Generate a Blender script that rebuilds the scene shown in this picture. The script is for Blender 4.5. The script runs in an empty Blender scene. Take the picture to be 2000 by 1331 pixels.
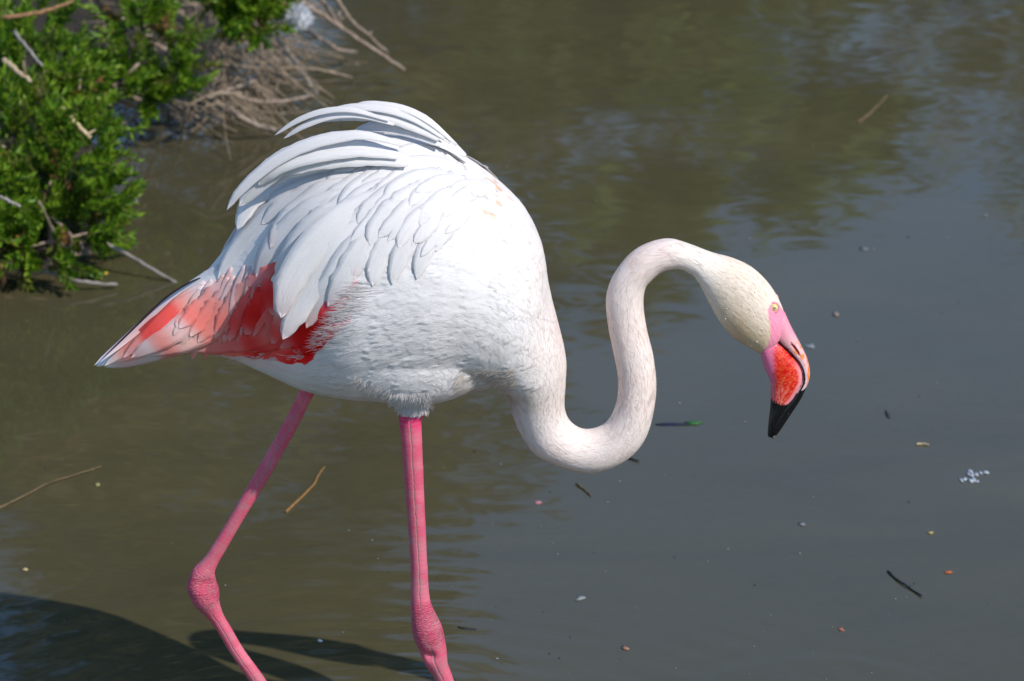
import bpy, bmesh, math, random
import numpy as np
from mathutils import Vector, Matrix
from mathutils.bvhtree import BVHTree

random.seed(7)
rng = np.random.default_rng(7)
scene = bpy.context.scene
col = scene.collection
R = math.radians

# ------------------------------------------------------------------ camera
W, H = 2000.0, 1331.0
FPX = 9500.0                       # focal length in photograph pixels
PITCH = R(20.0)
DIST = 5.0
WATER_ROW = 1600.0                 # row where the bird's plane meets the water
AIM_Z = (WATER_ROW - H / 2) / (FPX / DIST) / math.cos(PITCH)
CAM = np.array([0.0, -DIST * math.cos(PITCH), AIM_Z + DIST * math.sin(PITCH)])
FWD = np.array([0.0, math.cos(PITCH), -math.sin(PITCH)])
UPV = np.array([0.0, math.sin(PITCH), math.cos(PITCH)])
cam_data = bpy.data.cameras.new("camera")
cam = bpy.data.objects.new("camera", cam_data)
col.objects.link(cam)
cam.location = CAM
cam.rotation_euler = (math.pi / 2 - PITCH, 0, 0)
cam_data.sensor_width = 36.0
cam_data.lens = 36.0 * FPX / W
cam_data.clip_end = 2000.0
cam_data.dof.use_dof = True
cam_data.dof.focus_distance = 4.97
cam_data.dof.aperture_fstop = 12.5
scene.camera = cam

# ------------------------------------------------------------------ sky, sun, exposure
SUN_AZ, SUN_EL = R(48.0), R(43.0)     # azimuth: from straight behind the camera towards its right
TO_SUN = Vector((math.sin(SUN_AZ) * math.cos(SUN_EL), -math.cos(SUN_AZ) * math.cos(SUN_EL), math.sin(SUN_EL)))
world = bpy.data.worlds.new("World")
scene.world = world
world.use_nodes = True
wn = world.node_tree
bg = wn.nodes["Background"]
sky = wn.nodes.new("ShaderNodeTexSky")
sky.sky_type = 'NISHITA'
sky.sun_disc = False
sky.sun_elevation = SUN_EL
sky.sun_rotation = math.atan2(TO_SUN.x, TO_SUN.y)
sky.air_density = 1.2
sky.dust_density = 0.0
sky.ozone_density = 5.5
wn.links.new(sky.outputs[0], bg.inputs[0])
bg.inputs[1].default_value = 0.15
sl = bpy.data.lights.new("sun", 'SUN')
sl.energy = 4.0
sl.angle = R(0.5)
sl.color = (1.0, 0.945, 0.865)
sun = bpy.data.objects.new("sun", sl)
col.objects.link(sun)
sun.rotation_euler = TO_SUN.to_track_quat('Z', 'Y').to_euler()
scene.view_settings.view_transform = 'Standard'
scene.view_settings.look = 'None'
scene.view_settings.exposure = 0.14
scene.view_settings.gamma = 1.0
scene.view_settings.use_curve_mapping = False
try:
    scene.cycles.use_denoising = True
    scene.cycles.max_bounces = 8
    scene.cycles.transparent_max_bounces = 24
except Exception:
    pass

# ------------------------------------------------------------------ helpers
def ray(px, py):
    return FWD + np.array([1.0, 0, 0]) * ((px - W / 2) / FPX) + UPV * ((H / 2 - py) / FPX)
def at_y(px, py, y):
    r = ray(px, py); return CAM + r * ((y - CAM[1]) / r[1])
def at_z(px, py, z=0.0):
    r = ray(px, py); return CAM + r * ((z - CAM[2]) / r[2])
def to_px(P):
    d = np.asarray(P) - CAM
    f = d @ FWD
    return np.stack([W / 2 + d[..., 0] / f * FPX, H / 2 - (d @ UPV) / f * FPX], axis=-1)

def catmull(pts, n):
    """pts (k, d) -> n points, uniform Catmull-Rom through all of pts"""
    p = np.asarray(pts, float)
    if p.ndim == 1: p = p[:, None]
    k = len(p)
    q = np.vstack([2 * p[0] - p[1], p, 2 * p[-1] - p[-2]])
    u = np.linspace(0, k - 1, n)
    i = np.minimum(u.astype(int), k - 2)
    t = (u - i)[:, None]
    a, b, c, d = q[i], q[i + 1], q[i + 2], q[i + 3]
    return 0.5 * (2 * b + (c - a) * t + (2 * a - 5 * b + 4 * c - d) * t ** 2 + (3 * b - a - 3 * c + d) * t ** 3)

def smooth01(x, a, b):
    t = np.clip((np.asarray(x, float) - a) / (b - a), 0, 1)
    return t * t * (3 - 2 * t)

def mesh_from(name, verts, faces, colors=None, uvs=None, smooth=True):
    me = bpy.data.meshes.new(name)
    me.from_pydata([tuple(v) for v in np.asarray(verts)], [], [tuple(int(i) for i in f) for f in faces])
    if smooth:
        me.polygons.foreach_set("use_smooth", [True] * len(me.polygons))
    if colors is not None:
        at = me.color_attributes.new("tint", 'FLOAT_COLOR', 'POINT')
        c = np.ones((len(verts), 4), np.float32); c[:, :3] = np.asarray(colors)
        at.data.foreach_set("color", c.ravel())
    if uvs is not None:
        at = me.attributes.new("fuv", 'FLOAT_VECTOR', 'POINT')
        u = np.asarray(uvs, np.float32).reshape(-1, 3)
        at.data.foreach_set("vector", u.ravel())
    me.update()
    return me

def link(name, me, mat=None, parent=None):
    o = bpy.data.objects.new(name, me)
    col.objects.link(o)
    if mat is not None and me is not None and len(me.materials) == 0:
        me.materials.append(mat)
    if parent is not None:
        o.parent = parent
        o.matrix_parent_inverse = Matrix.Translation(-parent.location)
    return o

def tag(o, label=None, cat=None, group=None, kind=None):
    if label: o["label"] = label
    if cat: o["category"] = cat
    if group: o["group"] = group
    if kind: o["kind"] = kind
    return o

def empty(name, loc):
    o = bpy.data.objects.new(name, None)
    o.empty_display_size = 0.05
    o.location = Vector([float(v) for v in loc])
    col.objects.link(o)
    return o

class Nodes:
    def __init__(self, name):
        self.m = bpy.data.materials.new(name)
        self.m.use_nodes = True
        self.t = self.m.node_tree
        self.b = self.t.nodes["Principled BSDF"]
        self.out = self.t.nodes["Material Output"]
    def n(self, typ, **kw):
        nd = self.t.nodes.new(typ)
        for k, v in kw.items(): setattr(nd, k, v)
        return nd
    def l(self, a, b): self.t.links.new(a, b)
    def math(self, op, a, b=None, c=None, clamp=False):
        nd = self.n("ShaderNodeMath", operation=op); nd.use_clamp = clamp
        for i, v in enumerate((a, b, c)):
            if v is None: continue
            if isinstance(v, (int, float)): nd.inputs[i].default_value = v
            else: self.l(v, nd.inputs[i])
        return nd.outputs[0]
    def vmath(self, op, a, b=None, scale=None):
        nd = self.n("ShaderNodeVectorMath", operation=op)
        for i, v in enumerate((a, b)):
            if v is None: continue
            if isinstance(v, (tuple, list)): nd.inputs[i].default_value = v
            else: self.l(v, nd.inputs[i])
        if scale is not None:
            if isinstance(scale, (int, float)): nd.inputs["Scale"].default_value = scale
            else: self.l(scale, nd.inputs["Scale"])
        return nd.outputs["Value"] if op in ('LENGTH', 'DOT_PRODUCT', 'DISTANCE') else nd.outputs["Vector"]
    def attr(self, name):
        return self.n("ShaderNodeAttribute", attribute_name=name)
    def noise(self, vec, scale, detail=3.0, rough=0.5, dist=0.0):
        nd = self.n("ShaderNodeTexNoise")
        nd.inputs["Scale"].default_value = scale
        nd.inputs["Detail"].default_value = detail
        nd.inputs["Roughness"].default_value = rough
        nd.inputs["Distortion"].default_value = dist
        if vec is not None: self.l(vec, nd.inputs["Vector"])
        return nd
    def pos(self):
        return self.n("ShaderNodeNewGeometry").outputs["Position"]
    def mix(self, fac, a, b, mode='MIX'):
        nd = self.n("ShaderNodeMix", data_type='RGBA', blend_type=mode)
        for i, v in ((0, fac), (6, a), (7, b)):
            if isinstance(v, (int, float)): nd.inputs[i].default_value = v
            elif isinstance(v, (tuple, list)): nd.inputs[i].default_value = (*v, 1.0)[:4]
            else: self.l(v, nd.inputs[i])
        return nd.outputs[2]
    def ramp(self, fac, stops):
        nd = self.n("ShaderNodeValToRGB")
        cr = nd.color_ramp
        while len(cr.elements) < len(stops): cr.elements.new(0.5)
        for e, (p, c) in zip(cr.elements, stops):
            e.position = p
            e.color = (*c, 1.0) if isinstance(c, (tuple, list)) else (c, c, c, 1.0)
        self.l(fac, nd.inputs[0])
        return nd.outputs[0]
    def bump(self, height, dist, strength=1.0, normal=None):
        nd = self.n("ShaderNodeBump")
        nd.inputs["Strength"].default_value = strength
        nd.inputs["Distance"].default_value = dist
        self.l(height, nd.inputs["Height"])
        if normal is not None: self.l(normal, nd.inputs["Normal"])
        return nd.outputs[0]

# ------------------------------------------------------------------ materials
def mat_water(rings):
    N = Nodes("murky_water")
    p = N.pos()
    murk = N.noise(N.vmath('MULTIPLY', p, (0.8, 1.6, 1)), 2.2, 3.0, 0.55, 0.8).outputs["Fac"]
    cl = N.ramp(murk, [(0.30, (0.057, 0.0495, 0.0245)), (0.72, (0.074, 0.062, 0.0300))])
    fine = N.noise(N.vmath('MULTIPLY', p, (1, 2, 1)), 60.0, 2.0).outputs["Fac"]
    cl = N.mix(0.10, cl, N.ramp(fine, [(0.3, (0.04, 0.04, 0.03)), (0.7, (0.09, 0.085, 0.06))]))
    N.l(cl, N.b.inputs["Base Color"])
    N.b.inputs["Roughness"].default_value = 0.035
    N.b.inputs["IOR"].default_value = 1.35
    # wave slopes as a direct normal: three sizes of ripple
    total = None
    for (sx, sy, sc, det, ax, ay, dist) in ((1.0, 2.2, 1.6, 1.0, 0.020, 0.0110, 0.5),
                                     (1.0, 2.0, 8.0, 1.5, 0.040, 0.0180, 1.6),
                                     (0.8, 1.8, 22.0, 1.0, 0.0060, 0.0050, 0.6)):
        nz = N.noise(N.vmath('MULTIPLY', p, (sx, sy, 1)), sc, det, 0.5, dist).outputs["Color"]
        v = N.vmath('MULTIPLY', N.vmath('SUBTRACT', nz, (0.5, 0.5, 0.5)), (ax, ay, 0))
        total = v if total is None else N.vmath('ADD', total, v)
    for (cx, cy, wl, amp, r0, decay) in rings:
        d = N.vmath('MULTIPLY', N.vmath('SUBTRACT', p, (cx, cy, 0)), (1, 1, 0))
        r = N.vmath('LENGTH', d)
        w = N.math('SINE', N.math('MULTIPLY', r, 6.2832 / wl))
        env = N.math('EXPONENT', N.math('MULTIPLY', N.math('ABSOLUTE', N.math('SUBTRACT', r, r0)), -1.0 / decay))
        s = N.math('MULTIPLY', N.math('MULTIPLY', w, env), amp)
        total = N.vmath('ADD', total, N.vmath('SCALE', N.vmath('NORMALIZE', d), scale=s))
    nrm = N.vmath('NORMALIZE', N.vmath('ADD', total, (0, 0, 1)))
    N.l(nrm, N.b.inputs["Normal"])
    return N.m

def mat_feather(name="feather_vane", fray=0.10, start=1.02, tone=0.06):
    N = Nodes(name)
    c = N.attr("tint").outputs["Color"]
    uv = N.attr("fuv").outputs["Vector"]             # arc length, -1..1 across, 0..1 along
    sep = N.n("ShaderNodeSeparateXYZ"); N.l(uv, sep.inputs[0])
    av = N.math('ABSOLUTE', sep.outputs[1])
    # barbs: lines slanting from the shaft to the edge
    ph = N.math('ADD', sep.outputs[0], N.math('MULTIPLY', av, -0.010))
    wv = N.n("ShaderNodeCombineXYZ"); N.l(ph, wv.inputs[0]); N.l(N.math('MULTIPLY', sep.outputs[1], 0.0004), wv.inputs[1])
    oi = N.n("ShaderNodeObjectInfo").outputs["Random"]
    N.l(N.math('MULTIPLY', oi, 7.0), wv.inputs[2])
    nz = N.noise(wv.outputs[0], 620.0, 2.0).outputs["Fac"]
    nzb = N.noise(wv.outputs[0], 150.0, 2.0).outputs["Fac"]
    lv = N.n("ShaderNodeCombineXYZ"); N.l(N.math('MULTIPLY', sep.outputs[0], 26.0), lv.inputs[0]); N.l(N.math('MULTIPLY', sep.outputs[1], 2.6), lv.inputs[1]); N.l(N.math('MULTIPLY', oi, 31.0), lv.inputs[2])
    nz2 = N.noise(lv.outputs[0], 2.2, 4.0, 0.6, 0.4).outputs["Fac"]
    shaft = N.math('SUBTRACT', 1.0, N.math('MULTIPLY', av, 22.0), clamp=True)
    f = N.math('ADD', N.math('MULTIPLY', nz, 0.35), N.math('MULTIPLY', nz2, 0.65))
    c2 = N.mix(1.0, c, N.ramp(f, [(0.35, 1.0 - tone), (0.60, 1.0)]), 'MULTIPLY')
    N.l(c2, N.b.inputs["Base Color"])
    N.b.inputs["Roughness"].default_value = 0.65
    N.b.inputs["Specular IOR Level"].default_value = 0.2
    hb = N.math('ADD', N.math('MULTIPLY', nz, 0.25), N.math('ADD', N.math('MULTIPLY', nz2, 1.0), N.math('MULTIPLY', shaft, 0.25)))
    N.l(N.bump(hb, 0.0010, 0.55), N.b.inputs["Normal"])
    tr = N.n("ShaderNodeBsdfTranslucent"); N.l(c2, tr.inputs[0])
    ms = N.n("ShaderNodeMixShader"); ms.inputs[0].default_value = 0.24
    N.l(N.b.outputs[0], ms.inputs[1]); N.l(tr.outputs[0], ms.inputs[2])
    # loose barbs at the edge and the tip
    e = N.math('MAXIMUM', av, N.math('MULTIPLY', N.math('SUBTRACT', sep.outputs[2], 1.0 - 0.22), 1.0 / 0.22 ))
    k = N.math('ADD', N.math('MULTIPLY', nz, 0.65), N.math('MULTIPLY', nzb, 0.35))
    lim = N.math('ADD', N.math('MULTIPLY', N.math('SUBTRACT', k, 0.5), fray * 3.2), start)
    hole = N.math('MULTIPLY', N.math('SUBTRACT', e, lim), 6.0, clamp=True)
    tp = N.n("ShaderNodeBsdfTransparent")
    mt = N.n("ShaderNodeMixShader"); N.l(hole, mt.inputs[0]); N.l(ms.outputs[0], mt.inputs[1]); N.l(tp.outputs[0], mt.inputs[2])
    N.l(mt.outputs[0], N.out.inputs[0])
    return N.m

def mat_body():
    N = Nodes("plumage_and_leg_skin")
    c = N.attr("tint").outputs["Color"]
    leg = N.attr("leg").outputs["Vector"]          # s along, u across, mask
    sep = N.n("ShaderNodeSeparateXYZ"); N.l(leg, sep.inputs[0])
    s, u, m = sep.outputs[0], sep.outputs[1], sep.outputs[2]
    p = N.pos()
    wob = N.noise(p, 160.0, 2.0).outputs["Fac"]
    # scutes on the legs: thin grooves every 5 mm, a worn grey line down the side
    cell = N.math('FRACT', N.math('ADD', N.math('MULTIPLY', s, 190.0), N.math('MULTIPLY', wob, 0.55)))
    groove = N.math('LESS_THAN', cell, 0.16)
    joint = N.attr("joint").outputs["Fac"]
    wr = N.n("ShaderNodeTexWave", wave_type='BANDS', bands_direction='X')
    cmb = N.n("ShaderNodeCombineXYZ"); N.l(s, cmb.inputs[0]); N.l(N.math('MULTIPLY', u, 0.004), cmb.inputs[1])
    N.l(cmb.outputs[0], wr.inputs["Vector"])
    wr.inputs["Scale"].default_value = 220.0; wr.inputs["Distortion"].default_value = 10.0
    wr.inputs["Detail"].default_value = 2.0; wr.inputs["Detail Scale"].default_value = 2.0
    line = N.math('SUBTRACT', 1.0, N.math('MULTIPLY', N.math('ABSOLUTE', N.math('ADD', N.math('SUBTRACT', u, 0.02), N.math('MULTIPLY', N.math('SUBTRACT', wob, 0.5), 0.25))), 8.0), clamp=True)
    notj = N.math('SUBTRACT', 1.0, joint)
    gcol = N.math('MULTIPLY', N.math('MULTIPLY', groove, notj), N.math('MULTIPLY', m, N.math('ADD', N.math('MULTIPLY', wob, 0.7), 0.15)))
    c1 = N.mix(gcol, c, (0.50, 0.20, 0.22))
    c1 = N.mix(N.math('MULTIPLY', N.math('MULTIPLY', line, m), N.math('MULTIPLY', notj, 0.75)), c1, (0.34, 0.22, 0.20))
    dust = N.ramp(N.noise(p, 70.0, 5.0, 0.65).outputs["Fac"], [(0.46, 0.0), (0.70, 0.75)])
    c1 = N.mix(N.math('MULTIPLY', dust, m), c1, (0.42, 0.20, 0.215))
    # downy plumage: fine mottling
    nz = N.noise(p, 120.0, 4.0, 0.6).outputs["Fac"]
    c1 = N.mix(1.0, c1, N.ramp(nz, [(0.3, 0.96), (0.65, 1.0)]), 'MULTIPLY')
    N.l(c1, N.b.inputs["Base Color"])
    h_leg = N.math('MULTIPLY', m, N.math('ADD', N.math('MULTIPLY', N.math('MULTIPLY', groove, notj), -0.6),
                   N.math('MULTIPLY', N.math('MULTIPLY', wr.outputs["Fac"], joint), 1.3)))
    h_leg = N.math('SUBTRACT', h_leg, N.math('MULTIPLY', N.math('MULTIPLY', line, m), N.math('MULTIPLY', notj, 0.5)))
    sv = N.n("ShaderNodeCombineXYZ"); N.l(N.math('MULTIPLY', s, 1.0), sv.inputs[0]); N.l(N.math('MULTIPLY', u, 4.2), sv.inputs[1])
    streak = N.noise(sv.outputs[0], 62.0, 3.0, 0.55, 0.6).outputs["Fac"]
    h_st = N.math('MULTIPLY', N.math('MULTIPLY', N.math('SUBTRACT', streak, 0.5), joint), N.math('SUBTRACT', 1.0, m))
    h_dn = N.math('MULTIPLY', N.noise(p, 260.0, 3.0, 0.6).outputs["Fac"], N.math('SUBTRACT', 1.0, m))
    N.l(N.bump(N.math('ADD', h_leg, N.math('ADD', N.math('MULTIPLY', h_dn, 0.3), N.math('MULTIPLY', h_st, 0.65))), 0.0016, 0.65), N.b.inputs["Normal"])
    rr = N.math('SUBTRACT', 0.85, N.math('MULTIPLY', m, 0.25))
    N.l(rr, N.b.inputs["Roughness"])
    N.b.inputs["Specular IOR Level"].default_value = 0.3
    return N.m

def mat_tint(name, rough=0.6, spec=0.4, bump=0.0, bscale=200.0, trans=0.0, mott=0.15):
    N = Nodes(name)
    c = N.attr("tint").outputs["Color"]
    nz = N.noise(N.pos(), bscale, 4.0, 0.6).outputs["Fac"]
    c2 = N.mix(1.0, c, N.ramp(nz, [(0.3, 1.0 - mott), (0.7, 1.0)]), 'MULTIPLY')
    N.l(c2, N.b.inputs["Base Color"])
    N.b.inputs["Roughness"].default_value = rough
    N.b.inputs["Specular IOR Level"].default_value = spec
    if bump: N.l(N.bump(nz, bump, 0.8), N.b.inputs["Normal"])
    if trans:
        tr = N.n("ShaderNodeBsdfTranslucent"); N.l(c2, tr.inputs[0])
        ms = N.n("ShaderNodeMixShader"); ms.inputs[0].default_value = trans
        N.l(N.b.outputs[0], ms.inputs[1]); N.l(tr.outputs[0], ms.inputs[2]); N.l(ms.outputs[0], N.out.inputs[0])
    return N.m

def mat_wood(name, c0, c1):
    N = Nodes(name)
    oi = N.n("ShaderNodeObjectInfo").outputs["Random"]
    nz = N.noise(N.pos(), 90.0, 4.0, 0.65, 0.5).outputs["Fac"]
    c = N.ramp(nz, [(0.32, c0), (0.68, c1)])
    c = N.mix(1.0, c, N.ramp(oi, [(0.0, 0.72), (1.0, 1.1)]), 'MULTIPLY')
    N.l(c, N.b.inputs["Base Color"])
    N.b.inputs["Roughness"].default_value = 0.85
    N.l(N.bump(nz, 0.0015, 0.8), N.b.inputs["Normal"])
    return N.m

def mat_soil():
    N = Nodes("bank_soil")
    nz = N.noise(N.pos(), 14.0, 6.0, 0.65).outputs["Fac"]
    N.l(N.ramp(nz, [(0.3, (0.010, 0.007, 0.004)), (0.7, (0.034, 0.024, 0.014))]), N.b.inputs["Base Color"])
    N.b.inputs["Roughness"].default_value = 0.95
    N.l(N.bump(nz, 0.03, 0.9), N.b.inputs["Normal"])
    return N.m

M_FEATHER = mat_feather()
M_LOOSE = mat_feather("loose_barbs", 0.55, 0.62, 0.05)
M_BODY = mat_body()
M_BILL = mat_tint("bill_horn", 0.26, 0.5, 0.0004, 420.0, mott=0.12)
M_DOWN = mat_tint("down_tufts", 0.8, 0.1, 0.0, 150.0, trans=0.45, mott=0.04)
M_LEAF = mat_tint("fleshy_leaf", 0.42, 0.45, 0.0, 60.0, trans=0.42, mott=0.25)
M_TREE = mat_tint("tree_leaf", 0.6, 0.3, 0.0, 3.0, trans=0.2, mott=0.4)
M_DEBRIS = mat_tint("debris", 0.7, 0.3, 0.0, 300.0, mott=0.3)
M_DRY = mat_wood("dry_wood", (0.15, 0.10, 0.07), (0.40, 0.31, 0.235))
M_BRUSH = mat_wood("brushwood", (0.19, 0.135, 0.09), (0.47, 0.36, 0.25))
M_STRAW = mat_wood("pale_straw", (0.42, 0.30, 0.17), (0.62, 0.47, 0.29))
M_BROWN = mat_wood("brown_stem", (0.12, 0.06, 0.025), (0.30, 0.16, 0.07))
M_GREYTWIG = mat_wood("grey_twig", (0.16, 0.14, 0.12), (0.36, 0.32, 0.28))
M_BARK = mat_wood("tree_bark", (0.06, 0.05, 0.04), (0.16, 0.13, 0.10))
M_SOIL = mat_soil()

# ------------------------------------------------------------------ setting: water, banks, mirrored trees
NEAR_LEG_Y, FAR_LEG_Y = -0.042, 0.042
lw1 = at_z(970, WATER_ROW + 22); lw2 = at_z(664, WATER_ROW - 22)
rip = at_z(1610, 1395)
M_WATER = mat_water([(lw1[0], lw1[1], 0.05, 0.045, 0.02, 0.20), (lw2[0], lw2[1], 0.05, 0.050, 0.02, 0.24),
                     (rip[0], rip[1], 0.05, 0.022, 0.160, 0.010)])
wv = [(-300, -40, 0), (300, -40, 0), (300, 400, 0), (-300, 400, 0)]
water = tag(link("water", mesh_from("water", wv, [(0, 1, 2, 3)], smooth=False), M_WATER), kind='structure')

SHORE = np.array([at_z(a, b)[:2] for a, b in ((-1500, 566), (-300, 548), (60, 545), (196, 512), (232, 430), (222, 330), (205, 235),
                  (300, 140), (420, 118), (500, 70), (550, 0), (590, -90), (640, -260), (700, -700))])
def shore_sd(x, y):
    """signed distance to the shoreline, positive on land (land lies left of / behind the line)"""
    P = np.stack([x, y], -1)
    best = np.full(x.shape, 1e9); sign = np.ones(x.shape)
    for a, b in zip(SHORE[:-1], SHORE[1:]):
        d = b - a
        t = np.clip(((P - a) @ d) / (d @ d), 0, 1)
        q = a + t[..., None] * d
        dd = np.linalg.norm(P - q, axis=-1)
        cr = d[0] * (P[..., 1] - a[1]) - d[1] * (P[..., 0] - a[0])
        upd = dd < best
        best = np.where(upd, dd, best); sign = np.where(upd, np.sign(cr), sign)
    return best * sign
def bank_z(x, y):
    sd = shore_sd(x, y)
    return np.where(sd > 0, 0.10 * (1 - np.exp(-sd / 0.15)) + 0.10 * sd, np.maximum(sd * 0.8, -0.25))
gx = np.linspace(-2.6, 0.75, 150); gy = np.linspace(0.9, 7.5, 190)
X, Y = np.meshgrid(gx, gy)
Z = bank_z(X, Y) + 0.012 * np.sin(X * 41 + Y * 17) * np.sin(Y * 37 - X * 11) - 0.012
vv = np.stack([X, Y, Z], -1).reshape(-1, 3)
nx = len(gx)
ff = [(j * nx + i, j * nx + i + 1, (j + 1) * nx + i + 1, (j + 1) * nx + i) for j in range(len(gy) - 1) for i in range(nx - 1)]
bank = tag(link("bank", mesh_from("bank", vv, ff), M_SOIL), kind='structure')
# far bank: low ground that carries the trees which the water mirrors
fx = np.linspace(-250, 250, 60); fy = np.concatenate([np.linspace(19, 30, 14), np.linspace(36, 380, 22)])
X, Y = np.meshgrid(fx, fy)
Z = np.clip((Y - 20.0) * 0.35, -0.4, 1.6) + 0.15 * np.sin(X * 0.7) * np.sin(Y * 0.5)
vv = np.stack([X, Y, Z], -1).reshape(-1, 3); nx = len(fx)
ff = [(j * nx + i, j * nx + i + 1, (j + 1) * nx + i + 1, (j + 1) * nx + i) for j in range(len(fy) - 1) for i in range(nx - 1)]
tag(link("ground", mesh_from("ground", vv, ff), M_SOIL), kind='structure')

def tube(path, radii, ring=7, cap=True):
    """path (k,3), radii (k,) -> verts, faces"""
    path = np.asarray(path, float); k = len(path)
    tan = np.gradient(path, axis=0); tan /= np.linalg.norm(tan, axis=1)[:, None] + 1e-12
    ref = np.array([0.0, 0, 1.0]) if abs(tan[:, 2]).mean() < 0.8 else np.array([1.0, 0, 0])
    V, F = [], []
    for i in range(k):
        a = np.cross(tan[i], ref); a /= np.linalg.norm(a) + 1e-12
        b = np.cross(tan[i], a)
        for j in range(ring):
            t = 2 * math.pi * j / ring
            V.append(path[i] + radii[i] * (a * math.cos(t) + b * math.sin(t)))
    for i in range(k - 1):
        for j in range(ring):
            j2 = (j + 1) % ring
            F.append((i * ring + j, i * ring + j2, (i + 1) * ring + j2, (i + 1) * ring + j))
    if cap:
        F.append(tuple(range(ring - 1, -1, -1))); F.append(tuple((k - 1) * ring + j for j in range(ring)))
    return V, F
def join(parts):
    V, F, C = [], [], []
    for p in parts:
        o = len(V); V += list(p[0]); F += [tuple(i + o for i in f) for f in p[1]]
        if len(p) > 2: C += list(p[2])
    return (V, F, C) if C else (V, F)

def leaf_cloud(centres, radii, n, size, c0, c1, up=0.3):
    """n loose leaf faces spread through clumps; returns verts, faces, colours"""
    V, F, C = [], [], []
    centres = np.asarray(centres); radii = np.asarray(radii)
    pr = radii ** 2; pr = pr / pr.sum()
    idx = rng.choice(len(centres), n, p=pr)
    shade = rng.random(len(centres))
    for i in idx:
        d = rng.normal(size=3); d /= np.linalg.norm(d)
        p = centres[i] + d * radii[i] * rng.random() ** 0.4 * np.array([1, 1, 0.8])
        t = rng.normal(size=3) + np.array([0, 0, -up]); t /= np.linalg.norm(t)
        a = np.cross(t, rng.normal(size=3)); a /= np.linalg.norm(a) + 1e-9
        L = size * (0.6 + 0.8 * rng.random()); w = L * 0.33
        nrm = np.cross(t, a)
        o = len(V)
        V += [p, p + t * L * 0.5 + a * w + nrm * w * 0.3, p + t * L, p + t * L * 0.5 - a * w + nrm * w * 0.3]
        F.append((o, o + 1, o + 2, o + 3))
        k = np.clip(0.55 * shade[i] + 0.45 * rng.random(), 0, 1)
        cc = np.array(c0) * (1 - k) + np.array(c1) * k
        C += [cc] * 4
    return V, F, C

def tree(name, x, y, height, spread, label, c0, c1, n_leaf, lean=0.0, z0=1.0, low=0.15, leafs=0.16):
    t = empty(name, (x, y, z0)); tag(t, label, "tree", "trees beyond the pond")
    top = np.array([x + lean, y, z0 + height * 0.8])
    pts = catmull([(x, y, z0 - 0.3), (x + 0.1, y + 0.1, z0 + height * 0.3), (x + lean * 0.6, y, z0 + height * 0.6), top], 14)
    parts = [tube(pts, np.linspace(0.22, 0.04, 14), 9)]
    cs, rs = [], []
    for k in range(46):
        f = low + (1 - low) * rng.random()
        ang = rng.random() * 2 * math.pi
        rad = spread * math.sqrt(rng.random()) * (math.sin(math.pi * min(1, 0.16 + 0.84 * f)) ** 0.6 + 0.12)
        c = np.array([x + lean * f + rad * math.cos(ang), y + rad * 0.7 * math.sin(ang), z0 + height * f])
        cs.append(c); rs.append(spread * (0.17 + 0.2 * rng.random()))
        if k % 3 == 0:
            b = pts[int(min(13, f * 12))]
            parts.append(tube(catmull([b, (b + c) / 2 + np.array([0, 0, 0.2]), c], 6), np.linspace(0.06, 0.015, 6), 6))
    link("trunk", mesh_from("trunk", *join(parts)), M_BARK, t)
    V, F, C = leaf_cloud(cs, rs, n_leaf, leafs, c0, c1)
    cr = link("crown", mesh_from("crown", V, F, C), M_TREE, t)
    return t

tree("tree", -1.9, 24.0, 9.8, 3.2, "tall dense olive-green tree beyond the pond, mirrored at left", (0.15, 0.12, 0.032), (0.32, 0.265, 0.08), 24000, lean=0.3, low=0.02)
tree("tree", -6.3, 26.5, 10.0, 4.0, "broad dark tree behind the tall olive-green one", (0.12, 0.10, 0.03), (0.28, 0.22, 0.075), 12000, low=0.02)
tree("tree", 1.1, 21.5, 6.0, 1.35, "slender light-green tree with loose top, mirrored at upper right", (0.10, 0.16, 0.014), (0.28, 0.38, 0.06), 5600, low=0.05)
# tall reeds whose thin tops show against the mirrored sky
parts = []
for k in range(170):
    x = rng.uniform(0.2, 3.9); y = rng.uniform(20.5, 23.5)
    h = rng.uniform(4.6, 7.3) * (0.9 + 0.1 * math.sin(x * 2.3)) + (0.5 if x > 2 else 0)
    bend = rng.normal(0, 0.35)
    pth = catmull([(x, y, 0.2), (x + bend * 0.3, y, h * 0.5), (x + bend, y, h)], 7)
    V, F = tube(pth, np.linspace(0.030, 0.012, 7), 4)
    g = rng.random(); cc = np.array([0.15, 0.19, 0.04]) * (1 - g) + np.array([0.36, 0.29, 0.13]) * g
    C = [cc] * len(V)
    for q in range(12):
        f = rng.uniform(0.35, 1.0); b = pth[0] * 0 + pth[int(f * 6)]
        dx = rng.normal(0, 0.4)
        o = len(V)
        V += [b, b + np.array([dx * 0.5, 0.06, 0.42]), b + np.array([dx, 0, 0.56]), b + np.array([dx * 0.5, -0.06, 0.32])]
        F.append((o, o + 1, o + 2, o + 3)); C += [cc] * 4
    parts.append((V, F, C))
V, F, C = join(parts)
tag(link("reeds", mesh_from("reeds", V, F, C), M_TREE), kind='stuff')

# ------------------------------------------------------------------ the flamingo
fl_loc = at_z(760, WATER_ROW)
flamingo = empty("flamingo", (fl_loc[0], 0.0, -0.16))
tag(flamingo, "white flamingo with pink legs wading with its neck bent in an S", "flamingo")

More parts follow.
